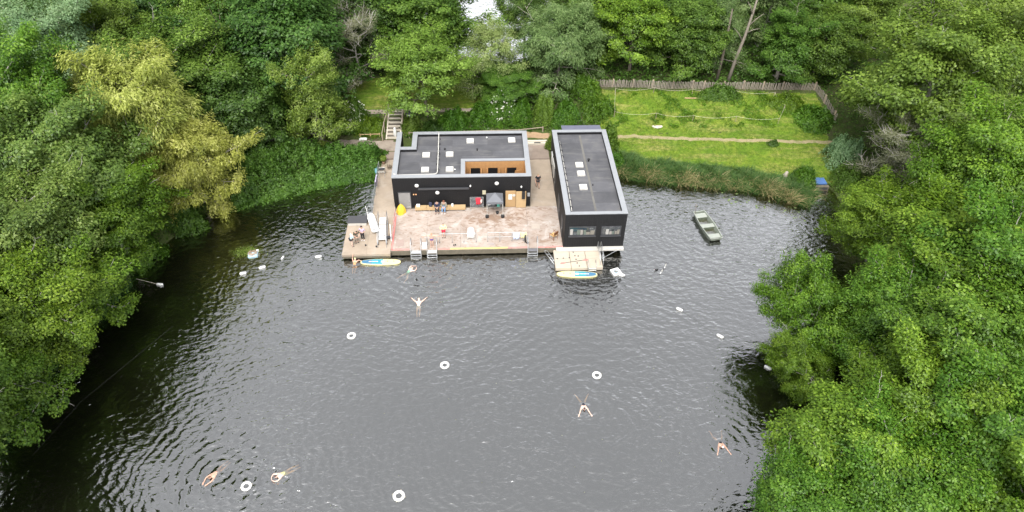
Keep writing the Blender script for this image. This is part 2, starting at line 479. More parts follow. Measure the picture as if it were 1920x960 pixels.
# ---------------------------------------------------------------- water
RIPPLES = [(-6.6, 47.2, 1.0, 1.9), (-5.3, 43.3, 0.8, 1.6), (7.6, 31.7, 1.2, 2.2), (17.1, 28.2, 1.5, 2.0), (-18.4, 27.1, 1.2, 2.6), (-13.9, 26.9, 1.2, 2.6),
           (0.2, 46.6, 1.1, 0.9), (-0.3, 28.4, 0.9, 0.9), (-11.4, 48.5, 1.0, 1.6), (-4.5, 48.6, 0.9, 2.2), (4.9, 48.7, 0.8, 1.6)]
def water_material(name, clear=0.30, rings=True):
    t = NT(name)
    p = t.pos()
    mp = t.n('ShaderNodeMapping'); t.l(p, mp.inputs['Vector']); mp.inputs['Rotation'].default_value = (0, 0, R(28)); mp.inputs['Scale'].default_value = (1.0, 1.75, 1.0)
    mp2 = t.n('ShaderNodeMapping'); t.l(p, mp2.inputs['Vector']); mp2.inputs['Rotation'].default_value = (0, 0, R(-35)); mp2.inputs['Scale'].default_value = (1.0, 1.5, 1.0)
    h = t.math('MULTIPLY', t.noise(mp.outputs[0], 0.85, 2.5, 0.5, 0.5), 0.085)
    h = t.math('ADD', h, t.math('MULTIPLY', t.noise(mp2.outputs[0], 1.9, 2.5, 0.5, 0.5), 0.078))
    calm = t.ramp(t.noise(p, 0.10, 2), [(0.35, 0.45), (0.65, 1.0)])
    h = t.math('MULTIPLY', h, calm)
    if rings:
        sep = t.n('ShaderNodeSeparateXYZ'); t.l(p, sep.inputs[0])
        wob = t.math('MULTIPLY', t.noise(p, 0.55, 3), 1.1)
        for cx, cy, amp, reach in RIPPLES:
            dx = t.math('SUBTRACT', sep.outputs[0], cx); dy = t.math('SUBTRACT', sep.outputs[1], cy)
            d = t.math('SQRT', t.math('ADD', t.math('MULTIPLY', dx, dx), t.math('MULTIPLY', dy, dy)))
            d2 = t.math('ADD', d, wob)
            wv = t.math('MULTIPLY', t.math('SINE', t.math('MULTIPLY', d2, 9.0)), t.math('MULTIPLY', t.math('POWER', 2.718, t.math('MULTIPLY', d, -1.0 / reach)), 0.020 * amp))
            h = t.math('ADD', h, wv)
        for cx, cy, k, amp, reach in ((-5.0, 47.5, 8.0, 0.016, 12.0), (9.0, 30.0, 7.0, 0.014, 10.0), (-16.0, 26.5, 8.5, 0.017, 9.0), (22.0, 51.0, 8.0, 0.010, 8.0), (0.0, 28.4, 9.0, 0.012, 6.0)):   # long low trains from the swimmers and the boat
            dx = t.math('SUBTRACT', sep.outputs[0], cx); dy = t.math('SUBTRACT', sep.outputs[1], cy)
            d = t.math('SQRT', t.math('ADD', t.math('MULTIPLY', dx, dx), t.math('MULTIPLY', dy, dy)))
            d2 = t.math('ADD', d, t.math('MULTIPLY', t.noise(p, 0.22, 3, 0.6), 4.0))
            wv = t.math('MULTIPLY', t.math('SINE', t.math('MULTIPLY', d2, k)), t.math('MULTIPLY', t.math('POWER', 2.718, t.math('MULTIPLY', d, -1.0 / reach)), amp))
            h = t.math('ADD', h, wv)
    bn = t.n('ShaderNodeBump', i_Strength=1.0, i_Distance=1.0); t.l(h, bn.inputs['Height'])
    fr = t.n('ShaderNodeFresnel', i_IOR=1.333); t.l(bn.outputs[0], fr.inputs['Normal'])
    shine = t.math('MINIMUM', t.math('MULTIPLY_ADD', fr.outputs[0], 8.6, 0.06), 0.9)      # bright veil of the open sky on the ripples
    g = t.n('ShaderNodeBsdfGlossy', i_Roughness=0.05); t.l(bn.outputs[0], g.inputs['Normal']); g.inputs['Color'].default_value = (1, 1, 1, 1)
    d = t.n('ShaderNodeBsdfDiffuse'); d.inputs['Color'].default_value = (0.012, 0.014, 0.008, 1)
    tr = t.n('ShaderNodeBsdfTransparent'); tr.inputs['Color'].default_value = (0.80, 0.72, 0.48, 1)
    m1 = t.n('ShaderNodeMixShader'); m1.inputs[0].default_value = clear
    t.l(d.outputs[0], m1.inputs[1]); t.l(tr.outputs[0], m1.inputs[2])
    m2 = t.n('ShaderNodeMixShader'); t.l(shine, m2.inputs[0]); t.l(m1.outputs[0], m2.inputs[1]); t.l(g.outputs[0], m2.inputs[2])
    t.l(m2.outputs[0], t.out.inputs['Surface'])
    return t.m
WATER = water_material('pond_water', 0.80)
def flat_grid(name, x0, x1, y0, y1, z, step, mat, keep):
    return grid_obj(name, np.arange(x0, x1 + step, step), np.arange(y0, y1 + step, step), lambda x, y: x * 0 + z, mat, keep)
water = flat_grid('pond_water', -40, 40, -34, 66, 0.0, 1.0, WATER, lambda x, y: poly_sd(POND, x, y) < 2.2)
tag(water, 'dark rippled pond water reflecting a bright grey sky', kind='structure')
far_water = flat_grid('far_pond_water', -12, 16, 80, 112, 1.35, 1.0, water_material('far_pond_surface', 0.1, False), lambda x, y: poly_sd(FAR, x, y) < 2.0)
tag(far_water, 'pale patch of another pond glimpsed through the trees', kind='structure')

# ---------------------------------------------------------------- building materials
CLAD = pm('black_cladding', (0.008, 0.008, 0.009), 0.6, 0.3, 1.2, 0.0, 0.0, 0.25)
CAP = pm('grey_metal_coping', (0.255, 0.265, 0.28), 0.5, 0.14, 1.5, 0.0, 0.1)
WHITE = pm('white_plastic', (0.62, 0.62, 0.60), 0.4, 0.05, 3.0)
OFFWHITE = pm('off_white_paint', (0.46, 0.445, 0.41), 0.6, 0.12, 2.0)
STEEL = pm('galvanised_steel', (0.48, 0.49, 0.50), 0.38, 0.12, 6.0, 0.0, 0.7)
DARKMETAL = pm('dark_metal', (0.035, 0.036, 0.04), 0.5, 0.2, 3.0)
GREYDOOR = pm('grey_steel_door', (0.22, 0.215, 0.21), 0.5, 0.15, 1.4)
TIMBER = pm('orange_timber', (0.37, 0.20, 0.08), 0.6, 0.22, 2.5, 0.003)
PLY = pm('plywood', (0.36, 0.235, 0.115), 0.65, 0.15, 2.0)
PLY_PALE = pm('pale_plywood', (0.41, 0.285, 0.15), 0.65, 0.15, 2.0)
OLDWOOD = pm('weathered_wood', (0.30, 0.245, 0.185), 0.9, 0.25, 6.0, 0.006)
BLACK = pm('black_rubber', (0.012, 0.012, 0.013), 0.6, 0.2, 4.0)
RED = pm('red_paint', (0.62, 0.075, 0.07), 0.55, 0.18, 5.0)
PINKRED = pm('faded_red_paint', (0.62, 0.20, 0.18), 0.65, 0.25, 3.0)
YELLOW = pm('yellow_paint', (0.72, 0.60, 0.14), 0.6, 0.18, 3.0)
GLASS = NT('window_glass')
_g = GLASS.n('ShaderNodeBsdfPrincipled', i_Roughness=0.03); _g.inputs['Base Color'].default_value = (0.02, 0.025, 0.028, 1); _g.inputs['Specular IOR Level'].default_value = 0.9
GLASS.l(_g.outputs[0], GLASS.out.inputs['Surface']); GLASS = GLASS.m

def felt_material():
    t = NT('roof_felt')
    p = t.pos()
    c = t.ramp(t.noise(p, 0.55, 6, 0.6, 0.4), [(0.30, (0.056, 0.057, 0.063)), (0.55, (0.078, 0.078, 0.085)), (0.78, (0.118, 0.115, 0.112))])
    mp = t.n('ShaderNodeMapping'); t.l(p, mp.inputs['Vector']); mp.inputs['Scale'].default_value = (0.35, 2.2, 1)
    c = t.mix(t.ramp(t.noise(mp.outputs[0], 1.0, 6, 0.7), [(0.54, 0.0), (0.74, 0.6)]), c, (0.17, 0.165, 0.155))
    oi = t.n('ShaderNodeObjectInfo')
    hs = t.n('ShaderNodeHueSaturation'); t.l(c, hs.inputs['Color']); t.l(t.math('MULTIPLY_ADD', oi.outputs['Random'], 0.34, 0.83), hs.inputs['Value'])
    b = t.n('ShaderNodeBsdfPrincipled'); t.l(hs.outputs[0], b.inputs['Base Color'])
    t.l(t.ramp(t.noise(p, 0.30, 3), [(0.35, 0.88), (0.6, 0.70), (0.72, 0.30)]), b.inputs['Roughness'])
    bn = t.n('ShaderNodeBump', i_Strength=0.4, i_Distance=0.01); t.l(t.noise(p, 30, 3), bn.inputs['Height']); t.l(bn.outputs[0], b.inputs['Normal'])
    t.l(b.outputs[0], t.out.inputs['Surface'])
    return t.m
FELT = felt_material()

def deck_material(name, base, stain=True):
    t = NT(name)
    p = t.pos()
    b0 = tuple(c * 0.80 for c in base); b1 = tuple(min(0.85, c * 1.12) for c in base)
    c = t.ramp(t.noise(p, 0.8, 6, 0.62, 0.3), [(0.28, b0), (0.5, base), (0.72, b1)])
    c = t.mix(t.ramp(t.noise(p, 14, 3), [(0.45, 0.0), (0.8, 0.35)]), c, tuple(q * 0.72 for q in base))
    if stain:                                                 # silty, half dried puddle marks trodden over the slab
        sep = t.n('ShaderNodeSeparateXYZ'); t.l(p, sep.inputs[0])
        mp = t.n('ShaderNodeMapping'); t.l(p, mp.inputs['Vector']); mp.inputs['Scale'].default_value = (0.75, 1.5, 1)
        mp.inputs['Rotation'].default_value = (0, 0, R(-14))
        n1 = t.noise(mp.outputs[0], 1.7, 8, 0.68, 1.4)
        dx = t.math('MULTIPLY', t.math('SUBTRACT', sep.outputs[0], 1.6), 0.25)
        dy = t.math('MULTIPLY', t.math('SUBTRACT', sep.outputs[1], 53.6), 0.62)
        dd = t.math('SQRT', t.math('ADD', t.math('MULTIPLY', dx, dx), t.math('MULTIPLY', dy, dy)))
        near = t.ramp(dd, [(0.10, 0.17), (1.0, 0.0)])
        n2 = t.math('ADD', n1, near)
        c = t.mix(t.ramp(n2, [(0.52, 0.0), (0.62, 0.78), (0.9, 0.92)]), c, (0.20, 0.125, 0.08))
        n3 = t.noise(p, 0.55, 5, 0.6, 0.8)
        c = t.mix(t.ramp(n3, [(0.46, 0.0), (0.70, 0.55)]), c, (0.25, 0.18, 0.14))
    c = t.mix(t.ramp(t.noise(p, 0.62, 6, 0.66, 0.5), [(0.52, 0.0), (0.66, 0.65 if stain else 0.2)]), c, (0.47, 0.44, 0.41))      # bleached, worn patches
    b = t.n('ShaderNodeBsdfPrincipled', i_Roughness=0.8); t.l(c, b.inputs['Base Color'])
    bn = t.n('ShaderNodeBump', i_Strength=0.4, i_Distance=0.008); t.l(t.noise(p, 25, 4), bn.inputs['Height']); t.l(bn.outputs[0], b.inputs['Normal'])
    t.l(b.outputs[0], t.out.inputs['Surface'])
    return t.m
DECK = deck_material('stained_concrete_deck', (0.345, 0.29, 0.25))
DECK_CLEAN = deck_material('pale_concrete_walkway', (0.32, 0.26, 0.20), False)
BROWN_SLAB = deck_material('brown_paving', (0.235, 0.185, 0.15), False)
EDGE = pm('mossy_concrete_edge', (0.125, 0.108, 0.078), 0.9, 0.5, 2.5, 0.01)

# ---------------------------------------------------------------- decks and walkways (each slab its own piece)
def slab_grid(root, xs, ys, z0, z1, mat, gap=0.005, name='slab'):
    for i in range(len(xs) - 1):
        for j in range(len(ys) - 1):
            dz = rnd.uniform(-0.004, 0.004)
            MB().box(xs[i] + gap, xs[i + 1] - gap, ys[j] + gap, ys[j + 1] - gap, z0, z1 + dz).build(name, mat, root, bevel=0.006)

deck = empty('deck', (0, 0, 0), 0, 'stained pale concrete deck in front of the black building', kind='structure')
slab_grid(deck, [-8.2, -5.0, -1.8, 1.4, 4.6, 7.69], [49.2, 52.3, 55.42], 0.42, 0.65, DECK)
slab_grid(deck, [5.04, 7.69], [55.42, 58.2, 61.0, 63.6], 0.42, 0.65, DECK_CLEAN)
MB().box(-8.18, 7.68, 49.26, 63.55, 0.18, 0.42).build('beam', EDGE, deck)
MB().box(-8.2, 7.69, 49.12, 49.2, 0.12, 0.60).build('edge_board', EDGE, deck)
for x in (-7.6, -4.6, -1.6, 1.4, 4.4, 7.2):
    for y in (50.2, 54.5):
        MB().lathe([(0.16, -1.7), (0.16, 0.18)], 10, (x, y, 0)).build('pile', EDGE, deck)

walk = empty('walkway', (0, 0, 0), 0, 'pale concrete walkway along the left side of the building', kind='structure')
slab_grid(walk, [-10.45, -8.29], [54.4, 56.8, 59.2, 61.6, 63.9], 0.42, 0.65, DECK_CLEAN)
slab_grid(walk, [-12.6, -10.4, -8.21], [48.75, 51.6, 54.39], 0.40, 0.64, DECK_CLEAN)
MB().box(-12.58, -8.22, 48.78, 54.36, 0.15, 0.40).build('float_tank', EDGE, walk)
MB().box(-10.43, -8.3, 54.42, 63.9, 0.2, 0.42).build('beam', EDGE, walk)
forecourt = empty('forecourt', (0, 0, 0), 0, 'brown paving between path and buildings', kind='structure')
slab_grid(forecourt, [-10.4, -8.31], [63.95, 65.3, 66.6, 67.6], 0.5, 0.80, BROWN_SLAB)
slab_grid(forecourt, [5.05, 7.68], [63.65, 65.0, 66.3], 0.4, 0.70, BROWN_SLAB)

# painted edge bands on the deck lip
band = empty('edge_marking', (0, 0, 0), 0, 'red and yellow painted band along the deck lip', kind='structure')
for x0, x1, m in ((-8.15, -6.5, PINKRED), (-3.85, -2.75, PINKRED), (-2.75, 2.55, YELLOW), (2.55, 4.35, PINKRED), (5.35, 7.65, PINKRED)):
    MB().box(x0, x1, 49.225, 49.36, 0.659, 0.664).build('painted_band', m, band)
MB().box(-8.17, -8.03, 49.3, 54.2, 0.659, 0.664).build('painted_band', PINKRED, band)

# ---------------------------------------------------------------- long low black building with a courtyard
def parapet(root, rects, z0, z1, cap_h=0.09, over=0.03):
    for (x0, x1, y0, y1, ov) in rects:
        MB().box(x0, x1, y0, y1, z0, z1 - cap_h).build('wall', CLAD, root)
        l, r, b, t = [over if c == '1' else -0.0 for c in ov]
        MB().box(x0 - l, x1 + r, y0 - b, y1 + t, z1 - cap_h, z1).build('coping', CAP, root, bevel=0.012)

hall = empty('changing_hall', (0, 0, 0), 0, 'long black flat-roofed changing building with a timber lined courtyard', 'building')
T1 = 4.38
parapet(hall, [(-8.27, -7.78, 55.43, 63.42, '1011'), (-7.78, -6.17, 60.25, 60.68, '0000'), (-6.65, -6.17, 60.68, 63.42, '1001'),
               (-6.17, 4.55, 63.02, 63.42, '0001'), (4.55, 5.02, 55.43, 63.42, '0111'), (-7.78, 4.55, 55.43, 55.86, '0010'),
               (-1.72, -1.30, 55.86, 58.42, '0000'), (-1.30, 4.55, 58.05, 58.42, '0000')], 0.65, T1)
MB().box(-7.78, -1.72, 55.86, 58.42, 3.80, 4.02).build('roof_board', DARKMETAL, hall)
MB().box(-7.78, 4.55, 58.42, 60.25, 3.80, 4.02).build('roof_board', DARKMETAL, hall)
MB().box(-6.17, 4.55, 60.25, 63.02, 3.80, 4.02).build('roof_board', DARKMETAL, hall)
def sheets(root, x0, x1, y0, y1, z, w):
    n = max(1, round((x1 - x0) / w)); s = (x1 - x0) / n
    for i in range(n):
        MB().box(x0 + i * s + 0.004, x0 + (i + 1) * s - 0.004, y0 + 0.004, y1 - 0.004, z, z + 0.022 + rnd.uniform(0, 0.008)).build('roof_sheet', FELT, root)
for y0, y1 in ((55.86, 57.2), (57.2, 58.42)): sheets(hall, -7.78, -1.72, y0, y1, 4.02, 2.4)
for y0, y1 in ((58.42, 59.4), (59.4, 60.25)): sheets(hall, -7.78, 4.55, y0, y1, 4.02, 3.1)
for y0, y1 in ((60.25, 61.3), (61.3, 62.4), (62.4, 63.02)): sheets(hall, -6.17, 4.55, y0, y1, 4.02, 3.6)
# front cladding boards: shallow vertical laps, too fine to pick apart from here
lap = MB()
x = -8.2
while x < 4.95:
    if not (-7.86 < x < -6.56 or 2.5 < x < 4.62): lap.box(x, x + 0.02, 55.413, 55.43, 0.72, T1 - 0.12)
    else: lap.box(x, x + 0.02, 55.413, 55.43, 2.72, T1 - 0.12)
    x += 0.22
tag(lap.build('cladding_laps', CLAD, hall), kind='stuff')
MB().box(-8.28, 5.03, 55.36, 55.43, 0.65, 0.71).build('plinth', EDGE, hall)
# courtyard lining, floor and cubicles
MB().box(-1.30, 4.55, 55.86, 58.05, 0.6, 0.655).build('courtyard_floor', DECK_CLEAN, hall)
n = 44
board_me = MB().box(0, (5.85 / n) - 0.012, -0.03, 0, 0, 1.0).mesh('board', TIMBER)
cub = [(-0.75, 0.15), (0.95, 1.9), (2.75, 3.7)]
for i in range(n):
    bx = -1.30 + 5.85 * i / n; mid = bx + 0.06
    inside = any(a < mid < b for a, b in cub)
    z0 = 3.52 if inside else 0.70
    link_mesh('board', board_me, hall, (bx, 58.05, z0), None, (1, 1, 4.27 - z0))
for a, b in cub:
    MB().box(a, b, 58.06, 58.10, 0.66, 3.52).build('cubicle_shade_panel', pm('cubicle_shade_brown', (0.10, 0.045, 0.02), 0.8), hall)  # dark panel stands for the shade inside each cubicle opening
for xx in (-0.85, 0.25, 0.82, 2.0, 2.62):
    MB().box(xx, xx + 0.05, 57.25, 58.0, 0.66, 3.5).build('cubicle_divider', TIMBER, hall)
MB().obox((3.95, 57.6, 2.35), (1.0, 0.04, 2.3), (0.0, 0.10, 0.35)).build('cubicle_door', TIMBER, hall)
MB().box(-1.30, -1.27, 55.9, 58.0, 0.66, 4.25).build('side_lining', TIMBER, hall)
MB().box(4.52, 4.55, 55.9, 58.0, 0.66, 4.25).build('side_lining', TIMBER, hall)
MB().box(-1.25, 4.5, 55.86, 55.89, 0.66, 4.25).build('front_lining', TIMBER, hall)
# skylights
def skylight(root, x, y, z, w=0.62):
    k = MB().box(x - w / 2 - 0.06, x + w / 2 + 0.06, y - w / 2 - 0.06, y + w / 2 + 0.06, z, z + 0.16).build('skylight', OFFWHITE, root, bevel=0.01)
    MB().box(x - w / 2, x + w / 2, y - w / 2, y + w / 2, z + 0.16, z + 0.21).build('dome', WHITE, k, bevel=0.03)
for x, y in ((-0.80, 62.0), (3.45, 62.05), (-5.18, 59.55), (-2.85, 59.6), (-5.17, 57.0), (-2.80, 57.0)):
    skylight(hall, x, y, 4.045)
pipe = MB().tube([(-4.02, 63.3, 4.42), (-4.02, 63.0, 4.30), (-3.98, 60, 4.26), (-3.96, 56.5, 4.26), (-4.02, 56.2, 4.26), (-4.25, 56.06, 4.26), (-7.7, 55.98, 4.26), (-8.15, 55.97, 4.42)], 0.055, 8).build('roof_pipe', OFFWHITE, hall, True)
clip = MB().box(-0.14, 0.14, -0.05, 0.05, 0, 0.2).mesh('pipe_clip', DARKMETAL)
for y in (57.0, 57.9, 58.8, 59.7, 60.6, 61.5, 62.4): link_mesh('pipe_clip', clip, pipe, (-3.97, y, 4.05))
clip2 = MB().box(-0.05, 0.05, -0.06, 0.10, 0, 0.2).mesh('pipe_clip', OFFWHITE)
for x in (-7.2, -6.3, -5.4, -4.6): link_mesh('pipe_clip', clip2, pipe, (x, 55.99, 4.05))
for x, y in ((-3.35, 60.5), (-0.1, 60.35)): MB().lathe([(0.06, 0), (0.06, 0.16), (0.10, 0.17), (0.10, 0.2)], 10, (x, y, 4.04)).build('roof_vent', BLACK, hall)
MB().ball((-2.3, 57.0, 4.12), (0.10, 0.06, 0.06)).build('roof_lamp', WHITE, hall)
MB().ball((0.9, 62.55, 4.15), (0.09, 0.09, 0.08)).build('roof_lamp', WHITE, hall)
# facade fittings
d = MB().box(-7.78, -6.66, 55.36, 55.43, 0.70, 2.62).build('door', GREYDOOR, hall, bevel=0.01)
MB().box(-7.84, -7.78, 55.33, 55.43, 0.66, 2.68).box(-6.66, -6.60, 55.33, 55.43, 0.66, 2.68).box(-7.78, -6.66, 55.33, 55.43, 2.62, 2.68).build('frame', DARKMETAL, d)
MB().box(-7.74, -6.70, 55.345, 55.36, 0.74, 0.98).build('kick_plate', STEEL, d)
MB().box(-6.82, -6.76, 55.30, 55.36, 1.55, 1.75).build('handle', STEEL, d)
def round_lamp(x, z):
    l = MB()
    for q in range(1):
        l.lathe([(0.21, 0.0), (0.21, 0.03)], 20)
    o = l.build('bulkhead_light', DARKMETAL, hall, loc=(x, 55.415, z)); o.rotation_euler = (R(90), 0, 0)
    MB().lathe([(0.20, 0.03), (0.20, 0.07), (0.15, 0.11), (0.06, 0.13)], 20).build('diffuser', WHITE, o, True)
for x, z in ((-5.95, 3.42), (-4.02, 2.55), (1.72, 3.55)): round_lamp(x, z)
for x, z in ((-0.82, 3.30), (4.10, 3.10)):
    o = MB().ball((0, 0, 0), (0.085, 0.09, 0.13)).build('wall_lamp', WHITE, hall, True, loc=(x, 55.36, z))
MB().box(-5.85, -0.95, 55.22, 55.41, 2.98, 3.16).build('awning_box', DARKMETAL, hall, bevel=0.02)
for x in (-6.32, -6.10): MB().lathe([(0.07, 0), (0.07, 0.04), (0.05, 0.06)], 12).build('amber_lamp', pm('amber_lens', (0.62, 0.33, 0.16), 0.4), hall, loc=(x, 55.41, 2.36)).rotation_euler = (R(90), 0, 0)
MB().box(0.33, 0.66, 55.38, 55.413, 2.25, 2.72).build('notice', pm('notice_card', (0.40, 0.37, 0.26), 0.7, 0.3, 9), hall)
dd = MB().box(2.58, 3.58, 55.34, 55.43, 0.70, 2.62).build('door', PLY, hall, bevel=0.008)
MB().box(3.60, 4.58, 55.20, 55.26, 0.70, 2.66).build('door', PLY_PALE, hall, bevel=0.008)
MB().box(2.86, 3.22, 55.325, 55.34, 1.62, 2.24).build('poster', WHITE, dd)
MB().lathe([(0.15, 0), (0.15, 0.02)], 16).build('poster', OFFWHITE, dd, loc=(3.40, 55.34, 2.12)).rotation_euler = (R(90), 0, 0)
MB().box(4.16, 4.46, 55.02, 55.19, 1.86, 2.72).build('loudspeaker', BLACK, hall, bevel=0.02)
MB().box(4.72, 4.96, 55.34, 55.413, 1.95, 2.35).build('meter_box', CAP, hall)

# ---------------------------------------------------------------- narrow black building on the right
lodge = empty('lifeguard_lodge', (0, 0, 0), 0, 'narrow black flat-roofed building reaching over the water on the right', 'building')
T2 = 4.57
parapet(lodge, [(7.70, 8.15, 49.22, 63.17, '1011'), (12.82, 13.27, 49.22, 63.17, '0111'), (8.15, 12.82, 49.22, 49.55, '0010'), (8.15, 12.82, 62.80, 63.17, '0001')], 0.66, T2)
MB().box(8.15, 12.82, 49.55, 62.80, 4.0, 4.2).build('roof_board', DARKMETAL, lodge)
for k in range(8):
    y0 = 49.55 + k * 13.25 / 8
    for x0, x1 in ((8.15, 10.55), (10.55, 12.82)):
        MB().box(x0 + 0.004, x1 - 0.004, y0 + 0.004, y0 + 13.25 / 8 - 0.004, 4.2, 4.222 + rnd.uniform(0, 0.008)).build('roof_sheet', FELT, lodge)
MB().box(10.42, 10.62, 49.7, 62.6, 4.231, 4.236).build('roof_seam', pm('silted_seam', (0.115, 0.11, 0.10), 0.8, 0.35, 1.5), lodge)
for x, y in ((9.85, 57.2), (9.85, 55.75), (9.80, 53.55)): skylight(lodge, x, y, 4.225)
MB().lathe([(0.07, 0), (0.07, 0.22), (0.14, 0.23), (0.14, 0.28)], 10, (10.85, 57.9, 4.22)).build('roof_vent', BLACK, lodge)
MB().lathe([(0.06, 0), (0.06, 0.14)], 10, (10.75, 53.9, 4.22)).build('roof_vent', BLACK, lodge)
cb = MB().tube([(8.33, 61.5, 4.30), (8.33, 57, 4.30), (8.36, 53, 4.30), (8.33, 50.0, 4.30)], 0.035, 6).build('roof_pipe', OFFWHITE, lodge, True)
clip3 = MB().box(-0.09, 0.13, -0.05, 0.05, 0, 0.13).mesh('pipe_clip', DARKMETAL)
for k in range(11): link_mesh('pipe_clip', clip3, cb, (8.34, 50.6 + k * 1.02, 4.222))
MB().box(7.02, 13.30, 48.78, 49.215, 0.46, 0.66).build('sill_beam', OFFWHITE, lodge, bevel=0.01)
MB().box(7.72, 13.25, 49.3, 63.1, 0.25, 0.66).build('floor_slab', EDGE, lodge)
lap = MB(); x = 7.75
while x < 13.25:
    for (z0, z1) in (((0.7, 1.98), (3.2, T2 - 0.12)) if (8.0 < x < 10.65 or 10.95 < x < 12.95) else ((0.7, T2 - 0.12),)):
        lap.box(x, x + 0.02, 49.203, 49.22, z0, z1)
    x += 0.22
tag(lap.build('cladding_laps', CLAD, lodge), kind='stuff')
for (x0, x1) in ((8.10, 10.55), (11.05, 12.86)):
    w = MB().box(x0 + 0.05, x1 - 0.05, 49.196, 49.212, 2.12, 3.06).build('window', GLASS, lodge)
    fr = MB().box(x0, x1, 49.15, 49.205, 3.06, 3.13).box(x0, x1, 49.15, 49.205, 2.05, 2.12).box(x0, x0 + 0.06, 49.15, 49.205, 2.12, 3.06).box(x1 - 0.06, x1, 49.15, 49.205, 2.12, 3.06).build('frame', DARKMETAL, w)
    MB().box(x0 - 0.05, x1 + 0.05, 49.03, 49.16, 1.98, 2.05).build('sill', DARKMETAL, w)
    # boards, bottles and papers leaning behind the glass, as seen pressed to the pane
    kx = x0 + 0.12
    while kx < x1 - 0.3:
        ww = rnd.uniform(0.12, 0.4); hh = rnd.uniform(0.25, 0.75)
        c = rnd.choice([(0.26, 0.24, 0.22), (0.18, 0.165, 0.14), (0.34, 0.33, 0.31), (0.10, 0.12, 0.10), (0.15, 0.12, 0.09), (0.07, 0.08, 0.085), (0.06, 0.06, 0.06)])
        MB().box(kx, kx + ww, 49.185, 49.194, 2.14, 2.14 + hh).build('window_clutter', pm('clutter', c, 0.4, 0.3, 12), w)
        kx += ww + rnd.uniform(0.01, 0.08)
for (y0, y1) in ((50.6, 51.6), (53.2, 54.8), (57.8, 58.8)):
    dr = MB().box(7.655, 7.70, y0, y1, 0.70, 2.75).build('door', DARKMETAL, lodge)
    MB().box(7.63, 7.655, y0 + 0.1, y0 + 0.16, 1.6, 1.85).build('handle', STEEL, dr)
MB().box(7.62, 7.70, 58.95, 60.6, 1.5, 2.9).build('noticeboard', OFFWHITE, lodge)
MB().box(7.62, 7.70, 61.0, 61.9, 1.7, 2.8).build('noticeboard', WHITE, lodge)
# props under the overhang
for y in (50.0, 54.5, 59.0):
    for x in (8.2, 12.9): MB().lathe([(0.14, -1.8), (0.14, 0.3)], 10, (x, y, 0)).build('pile', EDGE, lodge)
MB().tube([(13.1, 49.1, 0.5), (11.2, 47.9, 0.35)], 0.03, 6).build('stay_rod', STEEL, lodge)

shed = empty('lean_to_shed', (0, 0, 0), 0, 'low shed with blue grey roof panels behind the narrow building', 'shed')
MB().box(9.15, 12.95, 63.35, 65.6, 0.55, 3.35).build('wall', CLAD, shed)
for k in range(3):
    x0 = 8.95 + k * 1.40
    MB().add([(x0, 63.25, 3.92), (x0 + 1.385, 63.25, 3.92), (x0 + 1.385, 65.85, 3.45), (x0, 65.85, 3.45), (x0, 63.25, 3.86), (x0 + 1.385, 63.25, 3.86), (x0 + 1.385, 65.85, 3.39), (x0, 65.85, 3.39)],
             [(0, 1, 2, 3), (7, 6, 5, 4), (0, 4, 5, 1), (1, 5, 6, 2), (2, 6, 7, 3), (3, 7, 4, 0)]).build('roof_panel', pm('slate_blue_roof', (0.13, 0.135, 0.185), 0.5, 0.12, 2.0), shed)

# ---------------------------------------------------------------- floating platform on the right
plat = empty('floating_platform', (0, 0, 0), 0, 'low cream floating platform moored in front of the narrow building', 'platform')
for x0, x1 in ((6.78, 8.20), (8.23, 9.65), (9.68, 11.08)):
    for y0, y1 in ((46.65, 47.88), (47.91, 49.10)):
        MB().box(x0, x1, y0, y1, 0.05, 0.42).build('pontoon_block', pm('cream_pontoon', (0.43, 0.375, 0.30), 0.6, 0.16, 2.0), plat, bevel=0.03)
for px, py in ((7.05, 47.9), (7.6, 47.95), (8.15, 48.0), (8.6, 48.75), (8.7, 48.25), (8.75, 47.75), (8.8, 47.25), (8.95, 46.85), (9.0, 48.2)):
    MB().lathe([(0.07, 0.421), (0.055, 0.46)], 8, (px, py, 0)).build('cleat', DARKMETAL, plat)
def handrail(root, pts, r=0.025):
    return MB().tube(pts, r, 6).build('handrail', STEEL, root, True)
for xx in (10.85, 11.12):
    handrail(plat, [(xx, 46.9, 0.42), (xx, 46.95, 1.35), (xx, 48.9, 1.55), (xx, 49.05, 0.66)])
    handrail(plat, [(xx, 46.93, 0.9), (xx, 48.95, 1.1)])
for xx in (9.75, 10.45):
    handrail(plat, [(xx, 47.25, 0.42), (xx, 47.1, 0.95), (xx, 46.6, 0.95), (xx, 46.5, -0.5)])
for z in (0.15, 0.38): MB().box(9.77, 10.43, 46.45, 46.58, z, z + 0.035).build('step', OFFWHITE, plat)
gang = empty('gangway', (0, 0, 0), 0, 'slim steel gangway frame lying in the water between deck and floating platform', 'gangway')
for off in (0.0, 0.32):
    handrail(gang, [(5.9 + off, 49.05, 0.38), (6.75 + off * 0.6, 47.5, 0.10)], 0.03)
for k in range(5):
    a = k / 4; handrail(gang, [(5.9 + 0.85 * a, 49.05 - 1.55 * a, 0.38 - 0.28 * a), (6.22 + 0.72 * a, 49.05 - 1.55 * a, 0.38 - 0.28 * a)], 0.02)

# ---------------------------------------------------------------- trees
def unit(v):
    return v / (np.linalg.norm(v, axis=-1, keepdims=True) + 1e-9)

